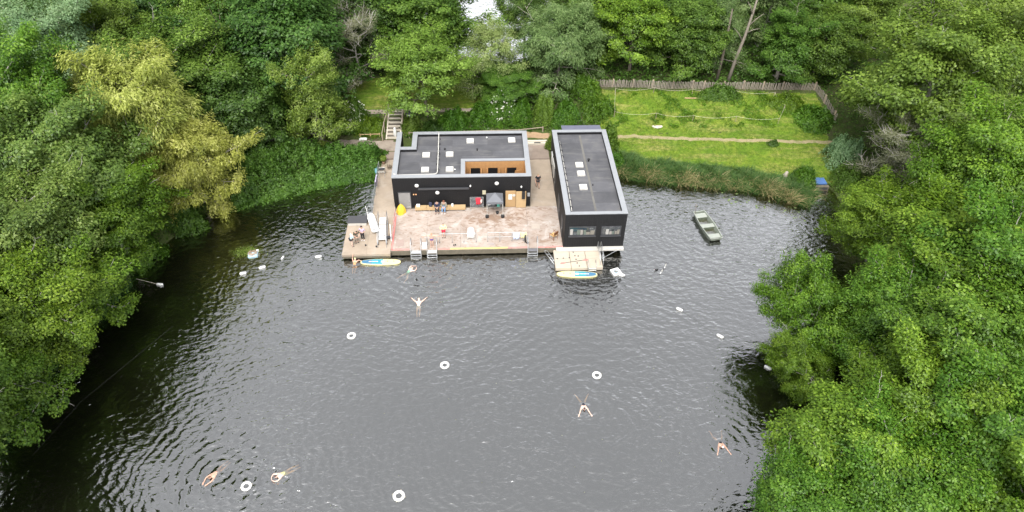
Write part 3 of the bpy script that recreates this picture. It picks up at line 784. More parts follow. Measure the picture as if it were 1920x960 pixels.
def leaves_mesh(name, C, N, D, L, W, tone, mat):
    """one folded diamond per leaf: centre, normal, direction, length, width"""
    N = unit(N); D = unit(D - N * (D * N).sum(-1, keepdims=True)); S = np.cross(N, D)
    L = L[:, None]; W = W[:, None]
    V = np.stack([C + D * L * 0.5, C + S * W * 0.5 - N * W * 0.14, C - D * L * 0.5, C - S * W * 0.5 - N * W * 0.14], 1).reshape(-1, 3)
    F = np.arange(len(C) * 4).reshape(-1, 4)
    return np_mesh(name, V, F, mat, np.clip(tone, 0, 1))

def tubes_np(paths, n=5):
    """tapered tubes from a list of (points, radii)"""
    Vs = []; Fs = []; o = 0
    ang = np.linspace(0, 2 * np.pi, n, endpoint=False)
    for P, rad in paths:
        P = np.asarray(P, float); m = len(P)
        D = unit(np.gradient(P, axis=0))
        ref = np.array([0.31, 0.95, 0.05]); S = unit(np.cross(D, ref)); U = np.cross(D, S)
        ring = P[:, None] + (S[:, None] * np.cos(ang)[None, :, None] + U[:, None] * np.sin(ang)[None, :, None]) * np.asarray(rad)[:, None, None]
        Vs.append(ring.reshape(-1, 3))
        i, k = np.meshgrid(np.arange(m - 1), np.arange(n), indexing='ij')
        a = i * n + k; b = i * n + (k + 1) % n
        Fs.append(np.stack([a, b, b + n, a + n], -1).reshape(-1, 4) + o); o += m * n
    return np.concatenate(Vs), np.concatenate(Fs)

def curve(p0, d0, length, up, g, k=6, wig=0.12):
    P = [np.array(p0, float)]; d = np.array(d0, float)
    for i in range(k):
        d = unit(d + np.array([0, 0, up]) / k + g.normal(0, wig, 3)); P.append(P[-1] + d * length / k)
    return np.array(P)

def make_tree(key, seed, H=12.0, rad=5.0, base=2.6, limbs=16, sides=6, per=3, leaves=105, leaf=(0.25, 0.17), spray=(0.62, 0.40),
              form='round', droop=0.0, upness=0.55, up_bias=0.9, bark=None, trunk_r=0.24, wander=0.05, tone_mu=0.5, twig_r=0.012, skip=0.0, bare=False, twigs=0, fill=0):
    g = np.random.default_rng(seed)
    wood = []
    T = [np.zeros(3)]; d = np.array([0, 0, 1.0]); nT = 9
    for i in range(nT):
        d = unit(d + np.append(g.normal(0, wander, 2), 0.05)); T.append(T[-1] + d * (H * 0.86) / nT)
    T = np.array(T); wood.append((T, np.linspace(trunk_r, 0.035, nT + 1) * np.array([1.25] + [1.0] * nT)))
    cz = (base + H) / 2; hz = (H - base) / 2
    C = []; B = []
    lob = g.normal(0, 1, 6)
    for i in range(limbs):
        f = (i + 0.5) / limbs
        z0 = base * 0.75 + (H * 0.80 - base * 0.75) * f ** 0.9
        j = z0 / (H * 0.86) * nT; a = int(min(j, nT - 1)); p0 = T[a] + (T[a + 1] - T[a]) * (j - a)
        az = i * 2.399 + g.normal(0, 0.3)
        if form == 'round': env = math.sqrt(max(0.05, 1 - ((z0 + 0.9 - cz) / (hz * 1.02)) ** 2))
        elif form == 'cone': env = 1.05 - 0.8 * f
        elif form == 'top': env = 0.45 + 0.75 * math.sin(math.pi * min(1, f * 0.9 + 0.12))
        else: env = 0.75 + 0.35 * math.sin(f * 9 + seed)
        env *= 1 + 0.16 * math.sin(2 * az + lob[0]) + 0.12 * math.sin(3 * az + lob[1]) + g.normal(0, 0.10)
        el = (-0.05 + upness * f + g.normal(0, 0.12))
        Ln = max(0.9, rad * env)
        P = curve(p0, (math.cos(az) * math.cos(el), math.sin(az) * math.cos(el), math.sin(el)), Ln, 0.25 - min(droop, 0.5) * 0.6, g, 6, 0.10)
        r0 = trunk_r * (0.52 - 0.28 * f)
        wood.append((P, np.linspace(r0, twig_r, 7)))
        C.append(P[-1]); B.append(P[-1] - P[-2])
        for sN in range(sides):
            t = 0.28 + 0.68 * (sN + g.random()) / sides
            q = t * 6; b = int(min(q, 5)); p1 = P[b] + (P[b + 1] - P[b]) * (q - b)
            dd = unit(P[b + 1] - P[b]); sd = unit(np.cross(dd, [0, 0, 1.0])) * (1 if sN % 2 else -1)
            el2 = g.normal(0.18, 0.28)
            d1 = unit(dd * 0.55 + sd * 0.8 + np.array([0, 0, el2]))
            L2 = Ln * (0.26 + 0.22 * g.random()) * (1.15 - 0.35 * t)
            Q = curve(p1, d1, L2, 0.25 - min(droop, 0.6), g, 4, 0.14)
            wood.append((Q, np.linspace(r0 * 0.42, twig_r * 0.7, 5)))
            for k in range(per):
                w = 0.35 + 0.65 * (k + g.random() * 0.9) / per
                qq = w * 4; c = int(min(qq, 3)); C.append(Q[c] + (Q[c + 1] - Q[c]) * (qq - c)); B.append(Q[c + 1] - Q[c])
                if bare and k < 3:
                    tw = curve(C[-1], unit(B[-1] + g.normal(0, 0.5, 3) * np.linalg.norm(B[-1])), 0.9 + 0.6 * g.random(), 0.3, g, 3, 0.25)
                    wood.append((tw, np.linspace(0.028, 0.012, 4)))
    top = T[-1]; C.append(top); B.append(np.array([0, 0, 1.0])); C.append(top - [0.2, 0.3, 0.8]); B.append(np.array([0, 0, 1.0]))
    C = np.array(C); B = unit(np.array(B))
    if fill:                                                  # billowing outer surface: sprays spread over a lobed crown
        ld = unit(g.normal(0, 1, (18, 3)) * np.array([1, 1, 0.8]) + np.array([0, 0, 0.25]))
        dv = unit(g.normal(0, 1, (fill * 2, 3))); dv = dv[dv[:, 2] > -0.72][:fill]
        ang = np.arccos(np.clip(dv @ ld.T, -1, 1))
        rf = 0.70 + 0.35 * np.exp(-(ang / 0.33) ** 2).max(1) + g.normal(0, 0.02, len(dv))
        rr = np.where(g.random(len(dv)) < 0.25, g.uniform(0.55, 0.8, len(dv)), g.uniform(0.88, 1.0, len(dv)))
        taper = (1 - 0.45 * dv[:, 2]) if form == 'cone' else (1 - 0.12 * dv[:, 2])
        F3 = dv * (rf * rr)[:, None] * np.column_stack([rad * taper, rad * taper, np.full(len(dv), hz)]) + np.array([T[5][0], T[5][1], cz])
        C = np.concatenate([C, F3]); B = np.concatenate([B, unit(dv + np.array([0, 0, 0.2]))])
    for k in range(twigs):                                    # bare twig ends standing out of the leaves
        q = int(g.integers(len(C))); tw = curve(C[q], unit(C[q] - np.array([0, 0, cz]) + np.array([0, 0, 1.2]) + g.normal(0, 0.8, 3)), 0.9 + 0.9 * g.random(), 0.2, g, 4, 0.25)
        wood.append((tw, np.linspace(0.024, 0.006, 5)))
        wood.append((curve(tw[2], unit(tw[3] - tw[2] + g.normal(0, 0.12, 3)), 0.5, 0.1, g, 3, 0.25), np.linspace(0.016, 0.006, 4)))
    V, F = tubes_np(wood)
    tm = np_mesh(key + '_trunk', V, F, bark or BARK, smooth=True)
    if skip > 0:
        sel = g.random(len(C)) > skip; C = C[sel]; B = B[sel]
    S = len(C)
    n = leaves
    stone = g.normal(0, 0.15, S) + 0.16 * lump(C[:, 0] + C[:, 2], C[:, 1] - C[:, 2], 1.1, seed)                              # some sprays are younger and lighter
    size = g.uniform(0.75, 1.25, S)
    ctr = np.array([T[4][0], T[4][1], cz])
    outw = unit((C - ctr) * np.array([1, 1, 0.8]))
    if droop < 0.9:
        o = g.normal(0, 1, (S, n, 3)); o *= (g.random((S, n, 1)) ** 0.25) / (np.linalg.norm(o, axis=-1, keepdims=True) + 1e-6)
        o = o * np.array([spray[0], spray[0], spray[1]]) * size[:, None, None] * 1.35
        o[..., 2] -= droop * 0.9 * (o[..., 0] ** 2 + o[..., 1] ** 2) ** 0.5 * g.random((S, n))
        along = g.normal(0, 0.25, (S, n, 1)) * B[:, None]
        P = C[:, None] + o + along
        Nn = np.array([0, 0, up_bias]) + outw[:, None] * 0.55 + o * 0.8 + g.normal(0, 0.42, (S, n, 3))
        Dn = B[:, None] + o * 1.2 + g.normal(0, 0.6, (S, n, 3)) - np.array([0, 0, 0.3 + droop])
        hgt = o[..., 2] / (spray[1] * 1.35)
        tone = tone_mu + stone[:, None] + 0.16 * hgt + g.normal(0, 0.16, (S, n))  # spray tops toned lighter than undersides: clump shading put into leaf colour
    else:                                                     # hanging strands
        ns = max(3, n // 13); m = 13
        st = C[:, None] + g.normal(0, 1, (S, ns, 3)) * np.array([spray[0], spray[0], 0.22])
        ln = g.uniform(0.7, 1.9, (S, ns)) * size[:, None]
        t = np.linspace(0, 1, m)
        dirx = outw[:, None] * np.array([0.5, 0.5, 0]) + g.normal(0, 0.22, (S, ns, 3)) * np.array([1, 1, 0.2])
        P = st[:, :, None] + dirx[:, :, None] * (t[None, None, :, None] ** 0.7) * ln[..., None, None] * 0.8
        P[..., 2] += ln[..., None] * (0.25 * np.sin(t * 2.2)[None, None] - 0.75 * t[None, None] ** 1.6)
        P = P + g.normal(0, 0.06, P.shape)
        Dn = np.broadcast_to((dirx * 0.5 + np.array([0, 0, -0.8]))[:, :, None], P.shape) + g.normal(0, 0.35, P.shape)
        Nn = np.array([0, 0, up_bias]) + outw[:, None, None] * 0.7 + g.normal(0, 0.5, P.shape)
        tone = tone_mu + stone[:, None, None] + g.normal(0, 0.10, (S, ns, 1)) + g.normal(0, 0.12, P.shape[:3])
    P = P.reshape(-1, 3); Nn = Nn.reshape(-1, 3); Dn = Dn.reshape(-1, 3); tone = tone.ravel()
    L = leaf[0] * g.uniform(0.5, 1.5, len(P)); W = leaf[1] * g.uniform(0.55, 1.4, len(P))
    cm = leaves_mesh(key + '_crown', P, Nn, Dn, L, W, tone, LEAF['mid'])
    return dict(trunk=tm, crown=cm, H=H, rad=rad)

ARCH = {
    'broad1': make_tree('broad_one', 21, limbs=18, sides=6, per=3, leaves=125, spray=(0.60, 0.36), fill=190, leaf=(0.20, 0.135), bark=BARK_GREY, twigs=9),
    'broad2': make_tree('broad_two', 22, limbs=20, sides=6, per=3, leaves=120, spray=(0.60, 0.36), fill=190, base=1.8, upness=0.7, leaf=(0.20, 0.135), bark=BARK_GREY, twigs=7),
    'broad3': make_tree('broad_three', 23, limbs=17, sides=7, per=3, leaves=125, spray=(0.60, 0.36), fill=180, base=2.2, form='top', leaf=(0.20, 0.135), bark=BARK_GREY, twigs=9),
    'broad4': make_tree('broad_four', 24, limbs=19, sides=6, per=3, leaves=125, spray=(0.58, 0.36), fill=180, base=3.0, form='other', leaf=(0.18, 0.125), bark=BARK_GREY, twigs=8),
    'dense1': make_tree('dense_one', 25, limbs=22, sides=6, per=3, leaves=70, base=1.2, leaf=(0.24, 0.16), form='top', spray=(0.56, 0.38), fill=420),
    'dense2': make_tree('dense_two', 26, limbs=22, sides=6, per=3, leaves=70, base=0.9, leaf=(0.24, 0.16), spray=(0.56, 0.38), fill=420),
    'lime1': make_tree('lime_one', 27, limbs=17, sides=5, per=3, leaves=80, base=3.8, leaf=(0.23, 0.15), spray=(0.55, 0.34), skip=0.15, fill=150, form='top', wander=0.02, bark=BARK),
    'birch1': make_tree('birch_one', 28, limbs=18, sides=6, per=3, leaves=80, base=2.4, leaf=(0.20, 0.10), spray=(0.45, 0.5), droop=0.5, skip=0.12, fill=140, form='cone', bark=BARK_PALE, trunk_r=0.2),
    'willow1': make_tree('willow_one', 29, limbs=18, sides=6, per=3, leaves=95, base=1.2, leaf=(0.30, 0.085), spray=(0.48, 0.46), droop=0.75, fill=420, bark=BARK_PALE, form='top'),
    'willow2': make_tree('willow_two', 30, limbs=20, sides=6, per=3, leaves=95, base=2.2, leaf=(0.30, 0.085), spray=(0.48, 0.46), droop=0.75, fill=420, bark=BARK_PALE),
    'ivy1': make_tree('ivy_one', 31, limbs=26, sides=5, per=3, leaves=85, rad=3.6, base=0.6, leaf=(0.19, 0.13), spray=(0.45, 0.38), fill=160, form='other', bark=BARK_PALE, skip=0.06, trunk_r=0.3),
    'bare1': make_tree('bare_one', 32, limbs=18, sides=7, per=4, leaves=46, base=2.6, leaf=(0.16, 0.09), bark=BARK_GREY, skip=0.15, upness=0.95, bare=True, form='top', twig_r=0.02),
    'bare2': make_tree('bare_two', 33, limbs=16, sides=7, per=4, leaves=44, base=1.6, leaf=(0.17, 0.10), bark=BARK_GREY, skip=0.2, upness=0.5, bare=True, form='other', twig_r=0.02),
}

TREES = [
    ('alder_tree', 'broad1', 'fresh', -34.3, 33.6, 4.0, 8.3, 4.0, 121, 'alder bush-like tree lowest on the left bank, cut by the bottom left edge'),
    ('alder_tree', 'broad2', 'fresh', -32.2, 36.1, 4.4, 10.5, 6.0, 303, 'rounded green tree on the left bank just above the lowest one'),
    ('alder_tree', 'broad3', 'fresh', -32.9, 41.4, 5.0, 10.5, 6.0, 278, 'broad green tree leaning far over the dark water on the left bank'),
    ('alder_tree', 'broad4', 'greyish', -34.4, 42.3, 5.5, 14, 9.0, 66, 'tall dull green tree at the left edge behind the leaning one'),
    ('alder_tree', 'broad1', 'fresh', -31.1, 48.5, 4.2, 11, 6.5, 189, 'bright green tree hanging over the water below the golden willow'),
    ('willow_tree', 'willow1', 'gold', -27.2, 57.2, 4.4, 10.5, 5.6, 309, 'golden yellow willow drooping to the water at the end of the left bank'),
    ('willow_tree', 'willow2', 'gold', -32.2, 59.4, 6.2, 16, 10.5, 242, 'tallest golden yellow willow of the left bank, glowing crown top'),
    ('alder_tree', 'broad3', 'greyish', -34.6, 50.8, 6.0, 16, 10.5, 320, 'grey green tree in front of the tall golden willow'),
    ('alder_tree', 'broad2', 'mid', -39.5, 56.0, 5.5, 18, 12.5, 297, 'green tree at the left edge beside the tall golden willow'),
    ('poplar_tree', 'broad4', 'blue', -42.8, 69.5, 5.5, 16.5, 11.5, 33, 'pale bluish green tree behind the left willows'),
    ('oak_tree', 'broad2', 'deep', -30.1, 66.2, 6.6, 14, 9.0, 310, 'wide mid green tree right behind the golden willow'),
    ('oak_tree', 'broad1', 'olive', -39.0, 72.4, 5.0, 15, 9.5, 6, 'olive green tree between the bluish tree and the wide mid green one'),
    ('ash_tree', 'birch1', 'lime', -31.9, 80.2, 5.4, 14.5, 9.0, 240, 'light lime green feathery tree at the top behind the left bank'),
    ('oak_tree', 'dense1', 'dark', -20.6, 73.4, 6.9, 16.5, 9.5, 132, 'largest dark green tree, left of the dead grey one'),
    ('oak_tree', 'dense2', 'dark', -24.1, 66.6, 5.0, 11, 6.0, 282, 'dark green tree right of the golden willow, behind the footpath'),
    ('oak_tree', 'dense1', 'dark', -39.2, 81.6, 6, 16, 10, 119, 'dark tree at the top edge between bluish and lime green trees'),
    ('oak_tree', 'dense2', 'dark', -50.6, 80.0, 6.5, 17, 11, 98, 'dark tree in the top left corner of the wood'),
    ('oak_tree', 'broad4', 'deep', -43.1, 76.8, 4.5, 17, 12, 240, 'mid green tree at the top edge near the left corner'),
    ('oak_tree', 'dense2', 'deep', -26.5, 83.1, 5, 15, 9, 276, 'deep green tree at the top edge behind the largest dark tree'),
    ('ivy_tree', 'ivy1', 'ivy', -17.0, 66.7, 3.2, 12.2, 6.2, 281, 'narrow ivy covered tree with pale bare twigs leaning over the hedge'),
    ('bare_tree', 'bare1', 'greytwig', -13.9, 77.8, 4.2, 11.5, 6.4, 243, 'dead looking grey twiggy tree on the lawn edge behind the steps'),
    ('maple_tree', 'lime1', 'lime', -5.7, 70.4, 5.0, 12.0, 7.2, 203, 'light lime green tree with a visible straight trunk behind the flat roof'),
    ('oak_tree', 'dense1', 'deep', -6.5, 82.9, 6.5, 13, 8, 327, 'broad deep green tree behind the lime green one'),
    ('oak_tree', 'dense2', 'dark', -12.7, 82.2, 5, 14, 9, 77, 'dark tree at the top behind the dead grey one'),
    ('willow_tree', 'birch1', 'pale', 1.5, 76.7, 4.4, 11.0, 6.2, 118, 'thin pale green willow in front of the far pond glimpse'),
    ('oak_tree', 'broad4', 'deep', 6.2, 86.7, 3.6, 13, 8, 325, 'deep green tree with thin gaps at the top edge above the far pond'),
    ('willow_tree', 'willow1', 'silver', 9.8, 77.6, 4.9, 12.5, 7.0, 77, 'large silvery green weeping tree behind the gap between both buildings'),
    ('hawthorn_tree', 'broad3', 'deep', 3.7, 73.6, 3.4, 6.2, 3.4, 267, 'low green tree between the silvery weeping tree and the pale willow'),
    ('maple_tree', 'lime1', 'fresh', 18.9, 80.0, 5.0, 13, 7.5, 199, 'yellow green maple with dark trunk just behind the picket fence'),
    ('oak_tree', 'dense1', 'deep', 25.3, 79.5, 4.6, 12, 7.0, 7, 'dark green tree between the maple and the leaning pale trunk'),
    ('birch_tree', 'birch1', 'silver', 29.3, 79.5, 3.6, 13, 8.0, 343, 'grey green birch beside the leaning pale trunk'),
    ('ivy_tree', 'ivy1', 'deep', 36.3, 76.9, 3.6, 11.5, 6.5, 32, 'ivy clad tree behind the fence, left of the fence corner'),
    ('oak_tree', 'dense2', 'deep', 40.8, 77.5, 4.2, 11, 6.2, 81, 'dark bushy tree behind the fence corner'),
    ('oak_tree', 'dense2', 'dark', 23.9, 85.7, 5, 13, 8, 302, 'dark tree at the top edge behind the maple'),
    ('oak_tree', 'dense1', 'deep', 14.4, 85.0, 5, 13, 8, 21, 'deep green tree at the top edge behind the silvery weeping tree'),
    ('birch_tree', 'broad2', 'silver', 36.2, 84.4, 5, 14, 8.5, 154, 'grey green tree at the top edge behind the leaning trunk'),
    ('oak_tree', 'dense1', 'deep', 43.6, 85.5, 5.5, 14, 8, 15, 'deep green tree at the top edge behind the fence corner'),
    ('oak_tree', 'broad1', 'olive', 47.0, 81.9, 4.5, 13, 7.5, 137, 'olive green tree left of the biggest right hand tree'),
    ('alder_tree', 'broad3', 'mid', -37.0, 36.7, 5.0, 15, 8, 242, 'tall green tree outermost on the left bank, mostly cut by the left edge'),
    ('alder_tree', 'broad4', 'mid', -34.0, 29.1, 5.0, 15, 8, 304, 'tall tree beyond the left edge nearest the bottom corner'),
    ('alder_tree', 'broad1', 'deep', -33.6, 24.5, 5.0, 15, 8, 198, 'tree beyond the bottom left corner shading the water'),
    ('alder_tree', 'broad2', 'fresh', 24.2, 32.2, 2.0, 4.4, 2.4, 218, 'low green tree dipping into the water beside the half hidden float'),
    ('oak_tree', 'broad3', 'olive', 46.0, 60.8, 7.8, 17.5, 10, 202, 'biggest yellow green tree filling the upper right'),
    ('oak_tree', 'broad4', 'olive', 55.5, 67.9, 6.5, 18, 11, 295, 'yellow green tree in the upper right corner'),
    ('bare_tree', 'bare2', 'greytwig', 41.4, 57.4, 4.8, 10.0, 5.2, 227, 'half bare grey twigged tree in front of the biggest yellow green tree'),
    ('alder_tree', 'broad1', 'fresh', 43.2, 46.5, 5.5, 16, 10, 68, 'bright green tree at the right edge below the upper corner tree'),
    ('alder_tree', 'broad2', 'fresh', 40.1, 45.5, 4.5, 13, 7.5, 187, 'fresh green tree right of the half bare one'),
    ('alder_tree', 'broad4', 'fresh', 34.9, 47.0, 4.0, 8.4, 4.6, 49, 'fresh green tree overhanging the narrow inlet on the right'),
    ('alder_tree', 'broad3', 'fresh', 35.2, 39.5, 6.0, 12.5, 7.0, 18, 'wide bright green tree in the middle of the right bank'),
    ('alder_tree', 'broad1', 'mid', 38.2, 35.5, 5.5, 14.5, 9, 69, 'green tree at the right edge, level with the middle of the bank'),
    ('alder_tree', 'broad2', 'fresh', 26.0, 37.0, 3.2, 7.0, 4.2, 253, 'tree on the right bank reaching farthest out over the water'),
    ('alder_tree', 'broad4', 'mid', 30.5, 34.3, 4.4, 10.5, 6.0, 111, 'green tree just behind the one reaching farthest out over the water'),
    ('alder_tree', 'broad2', 'mid', 32.1, 30.0, 5.2, 13, 8.0, 132, 'green tree above the dead branch on the lower right bank'),
    ('alder_tree', 'broad3', 'fresh', 22.5, 24.0, 4.6, 10.5, 6.0, 344, 'bright green rounded tree lowest over the water at the bottom right'),
    ('alder_tree', 'broad1', 'fresh', 27.2, 26.0, 4.4, 11.5, 6.5, 223, 'bright green tree behind the lowest rounded one at the bottom right'),
    ('alder_tree', 'broad2', 'mid', 20.2, 20.7, 3.8, 8.5, 4.6, 320, 'small green tree cut by the bottom edge on the right bank'),
    ('alder_tree', 'broad4', 'mid', 24.2, 20.0, 4.6, 10.5, 6.0, 154, 'green tree at the bottom edge under the dead branch'),
    ('alder_tree', 'broad3', 'mid', 30.6, 22.9, 4.6, 12.5, 7.5, 215, 'green tree at the right edge beside the dead branch'),
    ('alder_tree', 'broad1', 'fresh', 29.7, 18.7, 4.5, 12, 7, 259, 'green tree in the bottom right corner'),
]


def shore_base(x, y):
    """trees whose crown hangs over the water root on the nearest bank and lean out"""
    d = float(poly_sd(POND, np.array([x]), np.array([y]))[0])
    if d > 0.9: return x, y
    e = 0.05
    gx = float((poly_sd(POND, np.array([x + e]), np.array([y])) - poly_sd(POND, np.array([x - e]), np.array([y])))[0]) / (2 * e)
    gy = float((poly_sd(POND, np.array([x]), np.array([y + e])) - poly_sd(POND, np.array([x]), np.array([y - e])))[0]) / (2 * e)
    return x + gx * (0.9 - d), y + gy * (0.9 - d)

def plant_tree(name, arch, mat, x, y, rad, H, zc, rot, label, group=None, cat='tree', lean=None):
    A = ARCH[arch]
    bx, by = shore_base(x, y) if lean is None else lean
    bz = float(ground_z(np.array([bx]), np.array([by]))[0]) - 0.12
    root = empty(name, (bx, by, bz), 0, label, cat, group)
    axis_v = Vector((x - bx, y - by, max(1.0, zc - bz)))
    tilt = Vector((0, 0, 1)).rotation_difference(axis_v)
    k = axis_v.length / max(1.0, zc - bz)
    M = tilt.to_matrix().to_4x4() @ Matrix.Rotation(R(rot), 4, 'Z') @ Matrix.Diagonal((rad / A['rad'], rad / A['rad'], (H - bz) / A['H'] * k, 1))
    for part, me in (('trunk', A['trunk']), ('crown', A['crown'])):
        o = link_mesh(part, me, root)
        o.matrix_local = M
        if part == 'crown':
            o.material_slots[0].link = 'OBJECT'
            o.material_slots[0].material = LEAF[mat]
    return root

for row in TREES:
    nm, arch, mat, x, y, rad, H, zc, rot, label = row[:10]
    plant_tree(nm, arch, mat, x, y, rad, H, zc, rot, label, group='trees standing round the pond')

# ---------------------------------------------------------------- hedges, shrubs, reeds, undergrowth
def mound(name, region, n, leaf, mat, label, cat, top, lumps=0.35, seed=1, parent_kind='thing', stem=True, group=None):
    """a bushy mass: leaves in a shell under a lumpy height field; region(x,y)->0..1 height share"""
    g = np.random.default_rng(seed)
    (x0, x1, y0, y1), f = region
    pts = []
    while sum(len(p) for p in pts) < n:
        x = g.uniform(x0, x1, n); y = g.uniform(y0, y1, n); w = f(x, y)
        k = (w > 0.02); pts.append(np.column_stack([x, y, w])[k])
    P = np.concatenate(pts)[:n]
    cl = 26; P = np.repeat(P[:n // cl], cl, 0); ck = np.repeat(g.normal(0, 0.11, n // cl), cl)
    x = P[:, 0] + g.normal(0, leaf * 0.95, len(P)); y = P[:, 1] + g.normal(0, leaf * 0.95, len(P)); w = np.where(f(x, y) > 0.02, f(x, y), P[:, 2] * 0.5)
    rr2 = ((x - P[:, 0]) ** 2 + (y - P[:, 1]) ** 2) / (leaf * 1.6) ** 2
    lmp = 1 + lumps * (lump(x, y, 0.8, seed) * 0.6 + lump(x, y, 1.9, seed + 3) * 0.6)
    h = top * w * np.clip(lmp, 0.35, 1.6)
    gz = np.maximum(ground_z(x, y), 0.0)
    z = gz + h * (1 - 0.42 * g.random(len(x)) ** 2.2) + 0.04
    z = z + ck * np.minimum(1.3, h) * 1.6 - 0.16 * rr2 * np.minimum(1, h) + g.normal(0, 0.05, len(x)) + (g.random(len(x)) < 0.08) * g.uniform(0, 0.35, len(x)) * np.minimum(1, h)
    e = 0.15
    fx = (f(x + e, y) - f(x - e, y)) / (2 * e) * top; fy = (f(x, y + e) - f(x, y - e)) / (2 * e) * top
    lx = (lump(x + e, y, 0.8, seed) - lump(x - e, y, 0.8, seed)) / (2 * e) * top * lumps * 0.6; ly = (lump(x, y + e, 0.8, seed) - lump(x, y - e, 0.8, seed)) / (2 * e) * top * lumps * 0.6
    N = np.column_stack([-fx - lx, -fy - ly, np.ones(len(x)) * 0.9]); N = unit(N) + g.normal(0, 0.42, N.shape)
    D = g.normal(0, 1, N.shape) + np.array([0, -0.3, -0.5])
    tone = 0.45 + 0.22 * lump(x, y, 1.5, seed + 9) + g.normal(0, 0.17, len(x))
    me = leaves_mesh(name + '_leaves', np.column_stack([x, y, z]), N, D, leaf * g.uniform(0.6, 1.35, len(x)), leaf * 0.68 * g.uniform(0.6, 1.35, len(x)), tone, LEAF[mat])
    if parent_kind == 'stuff':
        return tag(link_mesh(name, me), label, kind='stuff')
    cx, cy = float(x.mean()), float(y.mean()); cz = float(ground_z(np.array([cx]), np.array([cy]))[0])
    root = empty(name, (cx, cy, cz), 0, label, cat, group)
    o = link_mesh('foliage', me, root); o.location = (-cx, -cy, -cz)
    if stem:
        paths = []
        for k in range(6):
            q = int(g.integers(len(x))); p1 = np.array([x[q], y[q], gz[q] - 0.2]); p2 = np.array([x[q], y[q], gz[q] + h[q] * 0.75])
            paths.append((curve(p1, unit(p2 - p1 + np.array([0.01, 0.01, 0.01])), max(0.3, h[q] * 0.9), 0.1, g, 4, 0.2), np.linspace(0.05, 0.015, 5)))
        V, F = tubes_np(paths); s = link_mesh('stems', np_mesh(name + '_stems', V, F, BARK), root); s.location = (-cx, -cy, -cz)
    return root

def blob(cx, cy, rx, ry, p=0.62):
    return ((cx - rx * 1.25, cx + rx * 1.25, cy - ry * 1.25, cy + ry * 1.25),
            lambda x, y: np.clip(1.0 - ((x - cx) / (rx * (1 + 0.18 * np.sin(3 * np.arctan2(y - cy, x - cx) + cx)))) ** 2 - ((y - cy) / ry) ** 2, 0, 1) ** p)

def hedge_left(x, y):
    return sstep(-25.5, -23.5, x) * sstep(-16.2, -17.2, x) * sstep(56.2 + 0.42 * (x + 24), 58.6 + 0.42 * (x + 24), y) * sstep(66.0, 64.9, y)
def hedge_right(x, y):
    return sstep(-17.4, -16.6, x) * sstep(-9.9, -10.9, x) * sstep(60.1 + 0.25 * (x + 15), 61.6 + 0.25 * (x + 15), y) * sstep(65.6, 64.6, y)
mound('hedge', ((-26, -16, 55.5, 66.5), hedge_left), 26000, 0.22, 'hedge', 'large bushy green hedge spilling down to the water beside the willow', 'hedge', 1.7, 0.55, 3)
mound('hedge', ((-17.5, -9.5, 59.5, 66.2), hedge_right), 20000, 0.20, 'hedge', 'clipped green hedge between the footpath and the left walkway', 'hedge', 1.35, 0.36, 5)

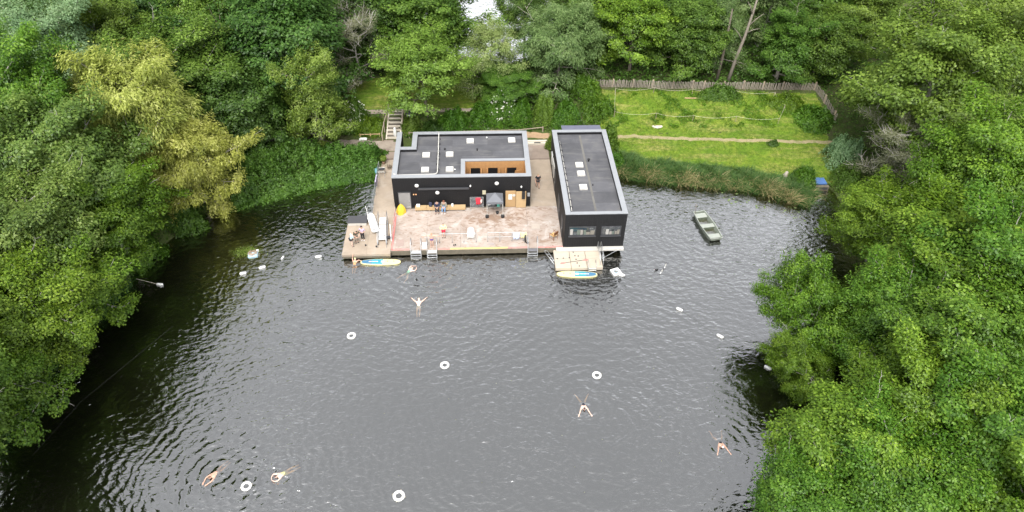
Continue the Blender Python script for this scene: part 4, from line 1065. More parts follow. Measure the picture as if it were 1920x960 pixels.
SHRUBS = [  # x, y, rx, ry, height, leaves, leaf, mat, label, flowers
    (-13.6, 70.0, 1.4, 1.1, 2.4, 5000, 0.17, 'deep', 'round shrub covered in white blossom left of the steps', 150),
    (-12.2, 69.0, 1.9, 1.1, 0.9, 4500, 0.17, 'fresh', 'low leafy bed with yellow green leaves beside the steps handrail', 0),
    (-15.6, 69.4, 1.6, 1.0, 1.5, 4500, 0.17, 'mid', 'rounded green shrub behind the low bench rail', 0),
    (-7.3, 69.0, 1.0, 0.8, 1.3, 3000, 0.16, 'ivy', 'small olive shrub at the foot of the lime green tree', 0),
    (-5.0, 68.7, 1.3, 0.9, 1.1, 3500, 0.16, 'dark', 'dark low shrub right of the straight trunk', 0),
    (-2.6, 69.3, 1.8, 1.1, 1.8, 5500, 0.18, 'mid', 'green shrub behind the middle of the long roof', 0),
    (0.4, 69.8, 1.4, 1.1, 2.2, 4500, 0.18, 'mid', 'green shrub left of the white flowering bush', 0),
    (2.8, 70.2, 1.9, 1.2, 2.9, 7000, 0.17, 'mid', 'tall bush dotted with creamy white flowers behind the roof corner', 130),
    (5.0, 69.8, 1.3, 1.0, 1.9, 4500, 0.17, 'mid', 'rounded shrub right of the white flowering bush', 0),
    (7.4, 69.9, 1.2, 1.0, 2.5, 4500, 0.16, 'lime', 'upright light green shrub behind the gap between the buildings', 0),
    (10.2, 69.7, 1.7, 1.2, 2.0, 5500, 0.17, 'mid', 'rounded green shrub behind the shed', 0),
    (8.1, 65.9, 0.7, 0.6, 1.7, 2600, 0.15, 'ivy', 'small golden green shrub at the back corner of the narrow building', 0),
    (14.4, 65.4, 0.75, 1.9, 2.3, 5200, 0.16, 'lime', 'light green climber growing along the right wall of the narrow building', 0),
    (14.6, 62.6, 0.9, 1.3, 1.1, 3600, 0.16, 'mid', 'low green bush at the water by the right wall', 0),
    (13.6, 71.0, 1.8, 1.6, 1.5, 5500, 0.18, 'mid', 'dense green bush at the left end of the lawn', 0),
    (12.6, 74.0, 1.9, 1.4, 2.2, 5500, 0.18, 'mid', 'bush under the silvery weeping tree at the fence end', 0),
    (28.6, 73.6, 2.6, 1.0, 1.1, 6500, 0.18, 'deep', 'green bramble mound growing over the picket fence', 0),
    (32.5, 65.2, 0.55, 0.35, 0.5, 900, 0.14, 'dark', 'small dark tuft on the sandy path', 0),
    (38.6, 69.5, 2.2, 2.2, 1.1, 6500, 0.19, 'mid', 'bramble patch in the right corner of the lawn', 0),
    (36.4, 72.2, 2.2, 1.3, 0.8, 5000, 0.18, 'fresh', 'weedy mound below the fence corner', 0),
    (38.9, 62.0, 2.0, 1.9, 2.9, 7500, 0.16, 'blue', 'grey green sallow bush at the right end of the lawn', 0),
    (38.2, 58.6, 1.5, 1.6, 1.9, 5500, 0.17, 'deep', 'dark green bush beside the blue outlet cover', 0),
    (34.0, 58.9, 1.1, 1.6, 1.3, 4500, 0.16, 'mid', 'leafy bush left of the blue outlet cover', 0),
    (39.5, 54.5, 2.2, 2.0, 2.2, 6500, 0.18, 'olive', 'scrubby olive bush above the narrow inlet', 0),
    (-31.0, 49.5, 2.0, 2.2, 1.7, 6000, 0.19, 'mid', 'bushy overhang at the waterline below the golden willow', 0),
    (-28.2, 54.3, 2.0, 2.0, 1.7, 6000, 0.19, 'deep', 'shaded bush at the waterline between willow and hedge', 0),
    (-33.2, 44.6, 1.8, 2.2, 1.5, 5500, 0.19, 'mid', 'bushy overhang at the waterline beside the tethered float', 0),
    (-24.8, 69.3, 2.6, 1.2, 2.0, 5500, 0.19, 'dark', 'dark shrub behind the far end of the footpath', 0),
]
for i, (x, y, rx, ry, h, n, lf, mt, lab, fl) in enumerate(SHRUBS):
    root = mound('shrub', blob(x, y, rx, ry), n, lf, mt, lab, 'shrub', h, 0.62, 40 + i, group='shrubs round the lawn and paths')
    if fl:
        g = np.random.default_rng(90 + i)
        a = g.uniform(0, 2 * np.pi, fl); q = np.sqrt(g.random(fl)) * 0.9
        fx = x + rx * q * np.cos(a); fy = y + ry * q * np.sin(a)
        w = blob(x, y, rx, ry)[1](fx, fy)
        fz = ground_z(fx, fy) + h * w * g.uniform(0.55, 1.08, fl)
        C = np.column_stack([fx, fy, fz]); C = np.repeat(C, 3, 0) + g.normal(0, 0.05, (fl * 3, 3))
        me = leaves_mesh('blossom', C, np.tile([0, -0.4, 1.0], (len(C), 1)) + g.normal(0, 0.5, C.shape), g.normal(0, 1, C.shape), np.full(len(C), 0.17), np.full(len(C), 0.15), g.random(len(C)), LEAF['white'])
        o = tag(link_mesh('blossom', me, root), kind='stuff'); o.location = -root.location

# undergrowth on the woodland floor: uncountable low leaves
def floor_cover(name, x0, x1, y0, y1, keep, n, leaf, mat, h, seed, label):
    g = np.random.default_rng(seed)
    x = g.uniform(x0, x1, n * 2); y = g.uniform(y0, y1, n * 2)
    k = keep(x, y) & (poly_sd(POND, x, y) > 0.25) & (poly_sd(FAR, x, y) > 1.0); x = x[k][:n]; y = y[k][:n]
    hh = h * np.clip(0.55 + 0.6 * lump(x, y, 2.2, seed) + 0.35 * lump(x, y, 0.9, seed + 2), 0.05, 1.6)
    z = ground_z(x, y) + hh * (1 - 0.5 * g.random(len(x)) ** 2) + 0.03
    N = np.tile([0, 0, 1.0], (len(x), 1)) + g.normal(0, 0.45, (len(x), 3)); D = g.normal(0, 1, N.shape)
    tone = 0.45 + 0.25 * lump(x, y, 3.0, seed + 5) + g.normal(0, 0.17, len(x))
    me = leaves_mesh(name, np.column_stack([x, y, z]), N, D, leaf * g.uniform(0.6, 1.4, len(x)), leaf * 0.7 * g.uniform(0.6, 1.4, len(x)), tone, LEAF[mat])
    return tag(link_mesh(name, me), label, kind='stuff')
def wood_keep(x, y):
    path = (np.abs(y - (67.0 - 0.07 * (x + 12))) < 1.0) & (x < -8) & (x > -34)
    up = (np.abs(y - 71.15) < 0.5) & (x < 0.2) & (x > -24)
    lawn_b = (x > -15) & (x < 2) & (y > 71.3) & (y < 79)
    steps = (x > -10.6) & (x < -8.2) & (y < 72)
    blds = (x > -11) & (x < 13.4) & (y < 67.6)
    dirt = (np.abs(y - 67.9) < 0.6) & (x > 5) & (x < 10)
    return ~(path | up | lawn_b | steps | blds | dirt)
floor_cover('undergrowth', -60, 13.5, 63, 108, wood_keep, 60000, 0.30, 'floor', 0.65, 61, 'leafy undergrowth covering the woodland floor behind the buildings')
floor_cover('bank_undergrowth', -56, -26, 14, 66, lambda x, y: x < -24, 26000, 0.30, 'floor', 0.8, 62, 'leafy undergrowth on the shaded left bank')
floor_cover('bramble_cover', 13, 60, 75.6, 106, lambda x, y: y > 75.9 - 0.05 * (x - 14), 36000, 0.30, 'hedge', 0.85, 63, 'brambles and nettles behind the picket fence')
floor_cover('scrub_cover', 17, 60, 10, 76, lambda x, y: (x > 40.8 - 0.25 * np.clip(70 - y, 0, 15)) | (y < 56), 30000, 0.28, 'floor', 0.8, 64, 'leafy scrub on the shaded right bank')
def patch_keep(x, y):
    n = lump(x, y, 2.4, 7) + 0.7 * lump(x, y, 1.0, 4)
    return (y > 68.6) & (n > 0.25) & lawn_keep(x, y)
floor_cover('meadow_weeds', 14, 41, 68, 76, patch_keep, 16000, 0.15, 'fresh', 0.25, 65, 'weedy leafy patches on the upper lawn')

# blades: grass and reeds
def blades(name, x, y, z, L, lean, width, tone, mat, label, seed, seg=3):
    g = np.random.default_rng(seed); n = len(x)
    a = g.uniform(0, 2 * np.pi, n)
    dirv = np.column_stack([np.cos(a), np.sin(a)]) * lean[:, None]
    if seg == 3: dirv = dirv + np.array([0.10, -0.22]) * lean[:, None]
    S = np.column_stack([-np.sin(a + 0.5), np.cos(a + 0.5), np.zeros(n)])
    rows = []
    for k in range(seg + 1):
        t = k / seg
        c = np.column_stack([x + dirv[:, 0] * L * t ** 1.7, y + dirv[:, 1] * L * t ** 1.7, z + L * (t - 0.42 * np.minimum(1.4, np.hypot(*dirv.T)) * t ** 2.4)])
        w = (width * (1 - 0.85 * t))[:, None]
        rows += [c - S * w, c + S * w]
    V = np.stack(rows, 1); m = (seg + 1) * 2
    F = []
    for k in range(seg):
        F.append(np.stack([np.arange(n) * m + 2 * k, np.arange(n) * m + 2 * k + 1, np.arange(n) * m + 2 * k + 3, np.arange(n) * m + 2 * k + 2], -1))
    F = np.concatenate(F)
    me = np_mesh(name, V.reshape(-1, 3), F, LEAF[mat], np.tile(np.clip(tone, 0, 1), seg))
    return tag(link_mesh(name, me), label, kind='stuff')

g = np.random.default_rng(71)
def shore_points(x0, x1, y0, y1, lo, hi, n, extra=None):
    x = g.uniform(x0, x1, n * 6); y = g.uniform(y0, y1, n * 6); d = poly_sd(POND, x, y)
    k = (d > lo) & (d < hi)
    if extra is not None: k &= extra(x, y)
    return x[k][:n], y[k][:n], d[k][:n]
x, y, d = shore_points(14, 35, 54.5, 64, -0.25, 2.9, 15000)
clump = lump(x, y, 0.9, 2) + 0.5 * lump(x, y, 2.2, 6)
straw = (d < 1.0) & (g.random(len(x)) < np.clip(0.20 + 0.75 * clump, 0.03, 0.85))
tone = np.where(straw, g.uniform(0.78, 1.0, len(x)), g.uniform(0.05, 0.6, len(x)))
Lr = g.uniform(0.8, 1.6, len(x)) * np.clip(0.88 + 0.42 * clump - 0.16 * d, 0.28, 1.5)
blades('reeds', x, y, np.maximum(ground_z(x, y), -0.05), Lr, g.uniform(0.35, 1.15, len(x)), np.full(len(x), 0.028), tone, 'reed', 'arching green and straw coloured reeds along the right shore', 72)
x, y, d = shore_points(-19, -10, 59, 63, -0.5, 0.7, 1500)
blades('hedge_reeds', x, y, np.maximum(ground_z(x, y), -0.05), g.uniform(0.7, 1.3, len(x)), g.uniform(0.3, 1.0, len(x)), np.full(len(x), 0.02), g.uniform(0.1, 0.62, len(x)), 'reed', 'green reed blades hanging below the clipped hedge', 73)
x, y, d = shore_points(-36, -30, 20, 46, -1.0, 0.8, 2200)
blades('bank_reeds', x, y, np.maximum(ground_z(x, y), -0.05), g.uniform(0.8, 1.6, len(x)), g.uniform(0.4, 1.2, len(x)), np.full(len(x), 0.022), g.uniform(0.1, 0.62, len(x)), 'reed', 'reed blades leaning out from the left bank', 74)
nG = 34000
x = g.uniform(13.5, 41, nG); y = g.uniform(55.5, 76, nG); k = lawn_keep(x, y) & ~(np.abs(y - np.interp(x, [13.4, 18, 24, 33, 40], [67.25, 67.15, 66.6, 65.95, 65.4])) < 0.24 * (1 + 0.9 * lump(x, y, 0.5, 2)))
x = x[k]; y = y[k]; rough = np.clip(0.45 + 0.55 * lump(x, y, 1.8, 4), 0.05, 1) * np.where((y > 68) | (y < 61.5), 1.5, 0.7)
blades('lawn_grass', x, y, ground_z(x, y), g.uniform(0.10, 0.30, len(x)) * (0.5 + rough), g.uniform(0.3, 1.0, len(x)), np.full(len(x), 0.020), np.clip(0.35 + 0.25 * lump(x, y, 2.5, 8) + g.normal(0, 0.2, len(x)), 0, 1), 'grass', 'rough uncut grass growing on the lawn', 75, seg=2)
# water lily pads
x, y, d = shore_points(24, 32.5, 53, 58.5, -2.6, -0.3, 40, lambda x, y: lump(x, y, 1.2, 3) > -0.1)
pads = MB()
for px, py in zip(x, y):
    r = g.uniform(0.05, 0.13); a0 = g.uniform(0, 6.28)
    pads.add([(px, py, 0.012)] + [(px + r * math.cos(a0 + t * 5.6 / 8), py + r * math.sin(a0 + t * 5.6 / 8), 0.014) for t in range(9)], [(0, i, i + 1) for i in range(1, 9)])
tag(pads.build('lily_pads', pm('lily_pad', (0.13, 0.18, 0.06), 0.4, 0.3, 3)), 'scattered pale green lily pads off the reeds', kind='stuff')

# drifting leaves and bits on the water
gx = g.uniform(-30, 24, 900); gy = g.uniform(20, 60, 900); dd_ = poly_sd(POND, gx, gy)
k = (dd_ < -0.4) & (g.random(900) < np.clip(0.16 + 0.9 * np.exp(dd_ / 2.5), 0, 1)) & ~((gx > -13) & (gx < 14) & (gy > 46))
gx = gx[k]; gy = gy[k]; C = np.column_stack([gx, gy, np.full(len(gx), 0.012)])
me = leaves_mesh('floating_leaves', C, np.tile([0, 0, 1.0], (len(C), 1)), g.normal(0, 1, C.shape) * [1, 1, 0], g.uniform(0.05, 0.12, len(C)), g.uniform(0.04, 0.08, len(C)), g.random(len(C)), LEAF['greytwig'])
tag(link_mesh('floating_leaves', me), 'scattered drifting leaves and fluff on the pond', kind='stuff')

# ---------------------------------------------------------------- garden furniture behind the buildings
TREAD = pm('dark_step_grit', (0.10, 0.085, 0.07), 0.9, 0.3, 5, 0.01)
PALESTONE = pm('pale_step_edge', (0.50, 0.45, 0.37), 0.85, 0.15, 4)
steps = empty('garden_steps', (-9.3, 69.2, 0.8), 0, 'dark garden steps with pale stone edges climbing behind the hall', 'steps')
for k in range(7):
    y0 = -1.45 + k * 0.46; z = 0.02 + 0.21 * (k + 1); dx = 0.03 * k
    s = MB().box(-0.75 + dx, 0.55 + dx, y0 + 0.08, y0 + 0.46, z - 0.30, z).build('tread', TREAD, steps)
    MB().box(-0.78 + dx, 0.58 + dx, y0, y0 + 0.08, z - 0.30, z + 0.012).build('edge_stone', PALESTONE, s)
for sx in (-0.86, 0.66):
    MB().add([(sx - 0.07, -1.5, 0.0), (sx + 0.07, -1.5, 0.0), (sx + 0.27, 1.8, 1.65), (sx + 0.13, 1.8, 1.65), (sx - 0.07, -1.5, -0.4), (sx + 0.07, -1.5, -0.4), (sx + 0.27, 1.8, 1.0), (sx + 0.13, 1.8, 1.0)],
             [(0, 1, 2, 3), (7, 6, 5, 4), (0, 4, 5, 1), (1, 5, 6, 2), (2, 6, 7, 3), (3, 7, 4, 0)]).build('side_wall', PALESTONE, steps)
MB().box(-0.95, 0.95, 1.75, 2.6, 1.2, 1.53).build('landing', PALESTONE, steps)

def rail_fence(name, pts, h, label, posts=None, bars=(1.0,), mat=None, r=0.045, cat='handrail'):
    mat = mat or OLDWOOD
    p0 = pts[0]; root = empty(name, p0, 0, label, cat)
    L = [Vector(p) - Vector(p0) for p in pts]
    for b in bars:
        MB().tube([p + Vector((0, 0, h * b)) for p in L], r, 6).build('rail', mat, root)
    for p in L:
        MB().box(p.x - r * 1.2, p.x + r * 1.2, p.y - r * 1.2, p.y + r * 1.2, p.z - 0.25, p.z + h + 0.08).build('post', mat, root)
    return root
rail_fence('step_handrail', [(-10.5, 67.3, 0.85), (-10.35, 68.6, 1.4), (-10.05, 69.9, 2.0), (-9.95, 70.9, 2.3)], 0.95, 'weathered handrail on the left of the garden steps')
rail_fence('step_handrail', [(-8.35, 69.3, 1.7), (-8.2, 70.7, 2.3)], 0.9, 'short handrail at the top right of the garden steps')
rail_fence('low_rail', [(-13.0, 68.0, 0.8), (-11.9, 68.05, 0.8), (-10.9, 68.1, 0.8)], 0.45, 'low pale wooden rail between footpath and planting', mat=PLY_PALE, cat='rail')
rail_fence('path_rail', [(-27.5, 69.0, 0.9), (-24.6, 68.95, 0.9), (-21.8, 68.9, 0.9)], 0.9, 'dark wooden rail beside the shaded end of the footpath', cat='rail', bars=(1.0, 0.55))
rail_fence('garden_rail', [(-7.6, 67.9, 0.75), (-4.5, 67.95, 0.75), (-1.5, 68.0, 0.75), (1.5, 68.1, 0.75), (4.6, 68.2, 0.75), (7.3, 68.6, 0.8)], 0.75, 'long wooden rail running behind the hall roof', cat='rail')
t = empty('litter_bin', (-7.65, 69.9, 2.0), 0, 'grey litter bin at the top of the garden steps', 'bin')
MB().lathe([(0.24, 0), (0.28, 0.75)], 14).build('body', pm('bin_grey', (0.36, 0.36, 0.37), 0.6), t, True)
MB().lathe([(0.30, 0.75), (0.30, 0.82), (0.2, 0.95), (0.06, 1.0)], 14).build('lid', DARKMETAL, t, True)
t = empty('white_marker_post', (-9.15, 68.0, 0.95), 0, 'white rounded marker post on the garden steps', 'post')
MB().lathe([(0.16, 0), (0.20, 0.35), (0.17, 0.85), (0.15, 0.95)], 14).build('post_body', WHITE, t, True)
MB().lathe([(0.15, 0.95), (0.14, 1.08), (0.07, 1.15)], 14).build('cap', pm('post_cap', (0.55, 0.55, 0.54), 0.5), t, True)
t = empty('folded_sheet', (-12.4, 66.1, 0.85), 0.1, 'small white folded sheet lying at the hedge top by the footpath', 'sheet')
for k in range(3): MB().box(-0.42 + 0.05 * k, 0.42 - 0.06 * k, -0.2, 0.2 - 0.03 * k, 1.0 + 0.05 * k, 1.045 + 0.05 * k).build('fold', WHITE, t, bevel=0.015)
t = empty('sleeper_step', (6.4, 66.75, 0.6), 0, 'timber sleeper steps behind the gap between the buildings', 'steps')
MB().box(-1.35, 1.25, -0.4, -0.12, 0.0, 0.28).build('sleeper', PALESTONE, t); MB().box(-1.35, 1.25, -0.1, 0.18, 0.0, 0.38).build('sleeper', PALESTONE, t); MB().box(-0.2, 0.5, -0.36, -0.16, 0.281, 0.30).build('drain_grate', DARKMETAL, t)

# chestnut paling fence round the lawn
fence = empty('paling_fence', (13.8, 75.9, 2.4), 0, 'weathered grey paling fence along the top of the lawn', 'fence')
pal = MB().add([(-0.045, -0.014, 0), (0.045, -0.014, 0), (0.045, 0.014, 0), (-0.045, 0.014, 0), (-0.045, -0.014, 1.05), (0.045, -0.014, 1.05), (0.045, 0.014, 1.05), (-0.045, 0.014, 1.05), (0, 0, 1.16)],
               [(0, 3, 2, 1), (0, 1, 5, 4), (1, 2, 6, 5), (2, 3, 7, 6), (3, 0, 4, 7), (4, 5, 8), (5, 6, 8), (6, 7, 8), (7, 4, 8)]).mesh('pale', pm('grey_paling', (0.25, 0.215, 0.175), 0.9, 0.3, 3))
post_me = MB().box(-0.075, 0.075, -0.06, 0.06, -0.4, 1.06).mesh('post', pm('fence_post', (0.36, 0.28, 0.20), 0.9, 0.2, 3))
fl = [(13.8, 75.9), (27.0, 75.05), (40.3, 74.6), (41.2, 69.3)]
fo = Vector((13.8, 75.9, 2.4))
rail_pts = []
for (ax, ay), (bx, by) in zip(fl[:-1], fl[1:]):
    Ls = math.hypot(bx - ax, by - ay); n = int(Ls / 0.168); ang = math.atan2(by - ay, bx - ax)
    for k in range(n):
        f = k / n; X = ax + (bx - ax) * f; Y = ay + (by - ay) * f
        Z = float(ground_z(np.array([X]), np.array([Y]))[0])
        link_mesh('pale', pal, fence, Vector((X, Y, Z + rnd.uniform(-0.02, 0.05))) - fo, (rnd.gauss(0, 0.035), rnd.gauss(0, 0.04), ang), (1, 1, rnd.uniform(0.78, 0.92)))
        if k % 14 == 0:
            link_mesh('post', post_me, fence, Vector((X, Y + 0.08, Z)) - fo, (0, 0, ang)); rail_pts.append((X, Y, Z))
for hgt in (0.35, 0.85):
    MB().tube([Vector((p[0], p[1] + 0.03, p[2] + hgt)) - fo for p in rail_pts], 0.018, 4).build('wire', DARKMETAL, fence)

# rope barrier on the lawn
ROPE = pm('pale_rope', (0.50, 0.46, 0.36), 0.9, 0.2, 8)
rb = empty('rope_barrier', (15.6, 70.4, 1.6), 0, 'sagging pale rope strung round the upper lawn on thin posts', 'rope barrier')
rp = [(15.6, 70.4), (16.2, 74.2), (20.8, 74.3), (25.3, 73.9), (30.2, 73.6), (34.9, 73.2), (35.6, 71.2), (34.4, 69.2), (29.5, 69.5), (24.6, 69.8), (20.4, 70.2), (15.6, 70.4)]
off = Vector((15.6, 70.4, 1.6)); tops = []
for (px, py) in rp:
    z = float(ground_z(np.array([px]), np.array([py]))[0]); tops.append(Vector((px, py, z + 0.72)) - off)
for q in tops[:-1]: MB().tube([q - Vector((0, 0, 0.95)), q + Vector((0, 0, 0.05))], 0.028, 6).build('post', OLDWOOD, rb)
for a, b in zip(tops[:-1], tops[1:]):
    MB().tube([a.lerp(b, k / 8) - Vector((0, 0, 0.28 * 4 * (k / 8) * (1 - k / 8))) for k in range(9)], 0.011, 5).build('rope', ROPE, rb)
def gz1(x, y): return float(ground_z(np.array([x]), np.array([y]))[0])
t = empty('white_slab', (20.4, 68.9, gz1(20.4, 68.9)), 0, 'pale half round slab lying on the grass below the rope', 'slab')
MB().prism([(-0.62, 0.16)] + [(0.62 * math.cos(a), 0.16 - 0.42 * math.sin(a)) for a in [math.pi * k / 12 for k in range(12, -1, -1)]], 0.02, 0.12).build('stone', pm('pale_slab', (0.55, 0.50, 0.43), 0.8), t)
MB().box(-0.5, 0.5, 0.16, 0.22, 0.02, 0.15).build('back_edge', OLDWOOD, t)
for (x, y, L) in ((25.3, 73.2, 2.0), (29.6, 72.9, 1.3)):
    o = MB().box(-L / 2, L / 2, -0.07, 0.07, 0, 0.07).build('timber_batten', PLY_PALE, None, loc=(x, y, gz1(x, y) + 0.08), rz=-0.04, bevel=0.01)
    tag(o, 'longer pale batten lying along the rope on the upper lawn' if L > 1.5 else 'shorter pale batten lying along the rope on the upper lawn', 'batten')
t = empty('tree_stump', (32.1, 59.6, gz1(32.1, 59.6)), 0, 'pale weathered stump among the reeds by the lawn', 'stump')
MB().tube([(0, 0, -0.1), (0.05, 0.02, 0.3), (0.12, 0.1, 0.6), (0.2, 0.1, 0.8)], [0.28, 0.22, 0.2, 0.12], 9).build('wood', BARK_PALE, t, True); MB().tube([(0.05, 0, 0.35), (-0.3, -0.1, 0.6)], [0.1, 0.05], 7).build('branch', BARK_PALE, t, True)
t = empty('sluice_outlet', (35.7, 58.6, 0.2), 0, 'concrete outlet with a blue cover at the end of the inlet', 'outlet')
MB().box(-0.75, 0.75, -0.45, -0.15, -0.6, 0.28).build('headwall', EDGE, t, bevel=0.02); MB().box(-0.62, 0.62, -0.12, 1.0, 0.28, 0.42).build('blue_cover', pm('blue_tarp', (0.07, 0.15, 0.36), 0.4, 0.3, 2), t, bevel=0.03); MB().box(-0.6, 0.6, -0.47, -0.45, -0.1, 0.16).build('grate', DARKMETAL, t)
BARK_BUFF = pm('bark_buff', (0.18, 0.155, 0.125), 0.9, 0.3, 4.0, 0.01)
# leaning bare trunk behind the fence, dead branch on the lower right
t = empty('leaning_trunk', (30.2, 76.4, gz1(30.2, 76.4)), 0, 'tall leaning pale bare trunk behind the fence', 'tree')
MB().tube([(0, 0, -0.2), (0.4, 0.2, 3), (0.9, 0.3, 6), (1.3, 0.6, 9), (1.6, 0.9, 12)], [0.24, 0.2, 0.17, 0.13, 0.06], 8).build('trunk', BARK_BUFF, t, True)
for a, b in (((0.75, 0.3, 5.2), (-0.7, 0.0, 7.0)), ((1.0, 0.4, 7), (2.4, 0.2, 8.6)), ((0.9, 0.3, 6.2), (2.0, -0.6, 7.2)), ((1.2, 0.5, 8.4), (0.2, 0.2, 10))):
    MB().tube([a, ((a[0] + b[0]) / 2, (a[1] + b[1]) / 2, (a[2] + b[2]) / 2 + 0.15), b], [0.08, 0.05, 0.02], 6).build('branch', BARK_BUFF, t, True)
t = empty('leaning_trunk', (28.9, 76.6, gz1(28.9, 76.6)), 0, 'shorter straight grey trunk left of the leaning pale one', 'tree')
MB().tube([(0, 0, -0.2), (0.1, 0.1, 3), (0.15, 0.3, 6), (0.1, 0.4, 9)], [0.2, 0.17, 0.14, 0.08], 8).build('trunk', BARK, t, True); MB().tube([(0.12, 0.2, 4), (-0.9, 0.1, 5.6)], [0.07, 0.02], 6).build('branch', BARK, t, True)

t = empty('dead_tree', (31.2, 21.8, gz1(31.2, 21.8)), 0, 'dead pale tree with bare crooked branches on the lower right bank', 'tree')
MB().tube([(0, 0, -0.2), (-0.2, 0.2, 2.5), (-0.3, 0.6, 5.0), (-0.9, 1.2, 6.9), (-1.9, 2.2, 7.6)], [0.26, 0.22, 0.18, 0.12, 0.05], 8).build('trunk', BARK_GREY, t, True)
for q in (((-0.3, 0.6, 5.0), (0.6, 1.3, 6.4), (1.5, 1.5, 7.4)), ((-0.6, 0.9, 6.0), (0.3, 1.9, 7.0), (0.7, 2.6, 7.6)), ((-0.9, 1.2, 6.9), (-1.2, 0.6, 7.5), (-1.9, 0.5, 7.9)), ((0.6, 1.3, 6.4), (0.9, 0.5, 7.2), (1.3, 0.2, 7.6)), ((-1.4, 1.7, 7.3), (-1.0, 2.4, 7.9), (-0.9, 2.9, 8.2))):
    MB().tube(list(q), [0.09, 0.055, 0.02], 6).build('branch', BARK_GREY, t, True)

# ---------------------------------------------------------------- things on the decks
Z = 0.652
def ladder(x0, x1, label, tread):
    t = empty('swim_ladder', ((x0 + x1) / 2, 49.2, Z), 0, label, 'ladder', 'ladders down into the pond')
    w = (x1 - x0) / 2
    for s in (-w, w):
        MB().tube([(s, 0.75, 0.0), (s, 0.72, 0.8), (s, 0.55, 0.95), (s, 0.15, 0.95), (s, -0.12, 0.72), (s, -0.35, -0.2), (s, -0.52, -1.4)], 0.03, 7).build('handrail', STEEL, t, True)
    MB().box(-w + 0.03, w - 0.03, -0.40, 0.02, -0.10, -0.05).build('top_tread', tread, t, bevel=0.01)
    for k in range(4):
        z = -0.32 - 0.25 * k; y = -0.37 - 0.033 * k * 1.6
        MB().box(-w + 0.02, w - 0.02, y - 0.07, y + 0.07, z - 0.025, z + 0.015).build('rung', STEEL, t)
ladder(-6.35, -5.42, 'left of the two neighbouring steel swim ladders', pm('grey_tread', (0.36, 0.37, 0.38), 0.7))
ladder(-4.85, -3.98, 'steel swim ladder in front of the swimmer with the orange cap', pm('pale_tread', (0.50, 0.48, 0.46), 0.7))
ladder(4.40, 5.30, 'steel swim ladder with dark tread near the wooden chair', pm('dark_tread', (0.12, 0.12, 0.13), 0.7))
t = empty('step_block', (-5.13, 49.6, Z), 0, 'white plastic step block between the two neighbouring ladders', 'step')
MB().box(-0.22, 0.22, -0.28, 0.0, 0, 0.17).build('lower_step', WHITE, t, bevel=0.015); MB().box(-0.22, 0.22, 0.003, 0.28, 0, 0.34).build('upper_step', WHITE, t, bevel=0.015)
def railing(name, xs, y, h, label, mid=False, mat=None):
    t = empty(name, (xs[0], y, Z), 0, label, 'railing')
    for x in xs: MB().tube([(x - xs[0], 0, 0), (x - xs[0], 0, h)], 0.025, 6).build('post', mat or STEEL, t); 
    for x in xs: MB().lathe([(0.06, 0), (0.06, 0.015)], 8, (x - xs[0], 0, 0)).build('foot_plate', DARKMETAL, t)
    MB().tube([(0, 0, h), (xs[-1] - xs[0], 0, h)], 0.026, 6).build('top_rail', mat or STEEL, t)
    if mid: MB().tube([(0, 0, h * 0.5), (xs[-1] - xs[0], 0, h * 0.5)], 0.02, 6).build('middle_rail', mat or STEEL, t)
    return t
railing('deck_railing', [-3.76, -2.58, -1.49, -0.35], 50.2, 1.05, 'steel railing left of the white armchair at the deck edge')
railing('deck_railing', [0.72, 1.85, 2.99, 4.06], 50.25, 1.05, 'steel railing with middle bar right of the white armchair', True)
t = empty('walkway_railing', (-10.38, 54.6, Z), 0, 'steel railing along the water side of the left walkway', 'railing')
for k in range(6): MB().tube([(0, k * 1.5, 0), (0, k * 1.5, 1.05)], 0.025, 6).build('post', STEEL, t)
for z in (0.55, 1.05): MB().tube([(0, 0, z), (0, 7.5, z)], 0.026, 6).build('rail', STEEL, t)
o = MB().add([(-0.05, 0, 1.08), (0.06, 0, 1.08), (0.10, 0.02, 0.45), (-0.09, 0.03, 0.5), (-0.05, 1.3, 1.08), (0.06, 1.3, 1.08), (0.10, 1.35, 0.5), (-0.09, 1.32, 0.4)], [(0, 1, 5, 4), (1, 2, 6, 5), (0, 4, 7, 3)]).build('towel', pm('lavender_towel', (0.36, 0.33, 0.44), 0.9, 0.15, 5), None, loc=(-10.38, 58.4, Z))
o.modifiers.new('thick', 'SOLIDIFY').thickness = 0.015
tag(o, 'lavender towel hanging over the walkway railing', 'towel')
t = empty('landing_frame', (-10.55, 54.5, Z), 0, 'small steel frame over the water at the corner of the left walkway', 'frame')
for (a, b) in (((0, 0), (0.55, 0)), ((0.0, 0.0), (0.0, 1.0)), ((0, 1.0), (0.55, 1.0)), ((0.55, 0), (0.55, 1.0))):
    MB().tube([(a[0] - 0.35, a[1], 0.3), (b[0] - 0.35, b[1], 0.3)], 0.025, 6).build('bar', STEEL, t)
for a in ((0, 0), (0, 1.0)): MB().tube([(a[0] - 0.35, a[1], -0.9), (a[0] - 0.35, a[1], 0.3)], 0.025, 6).build('leg', STEEL, t)

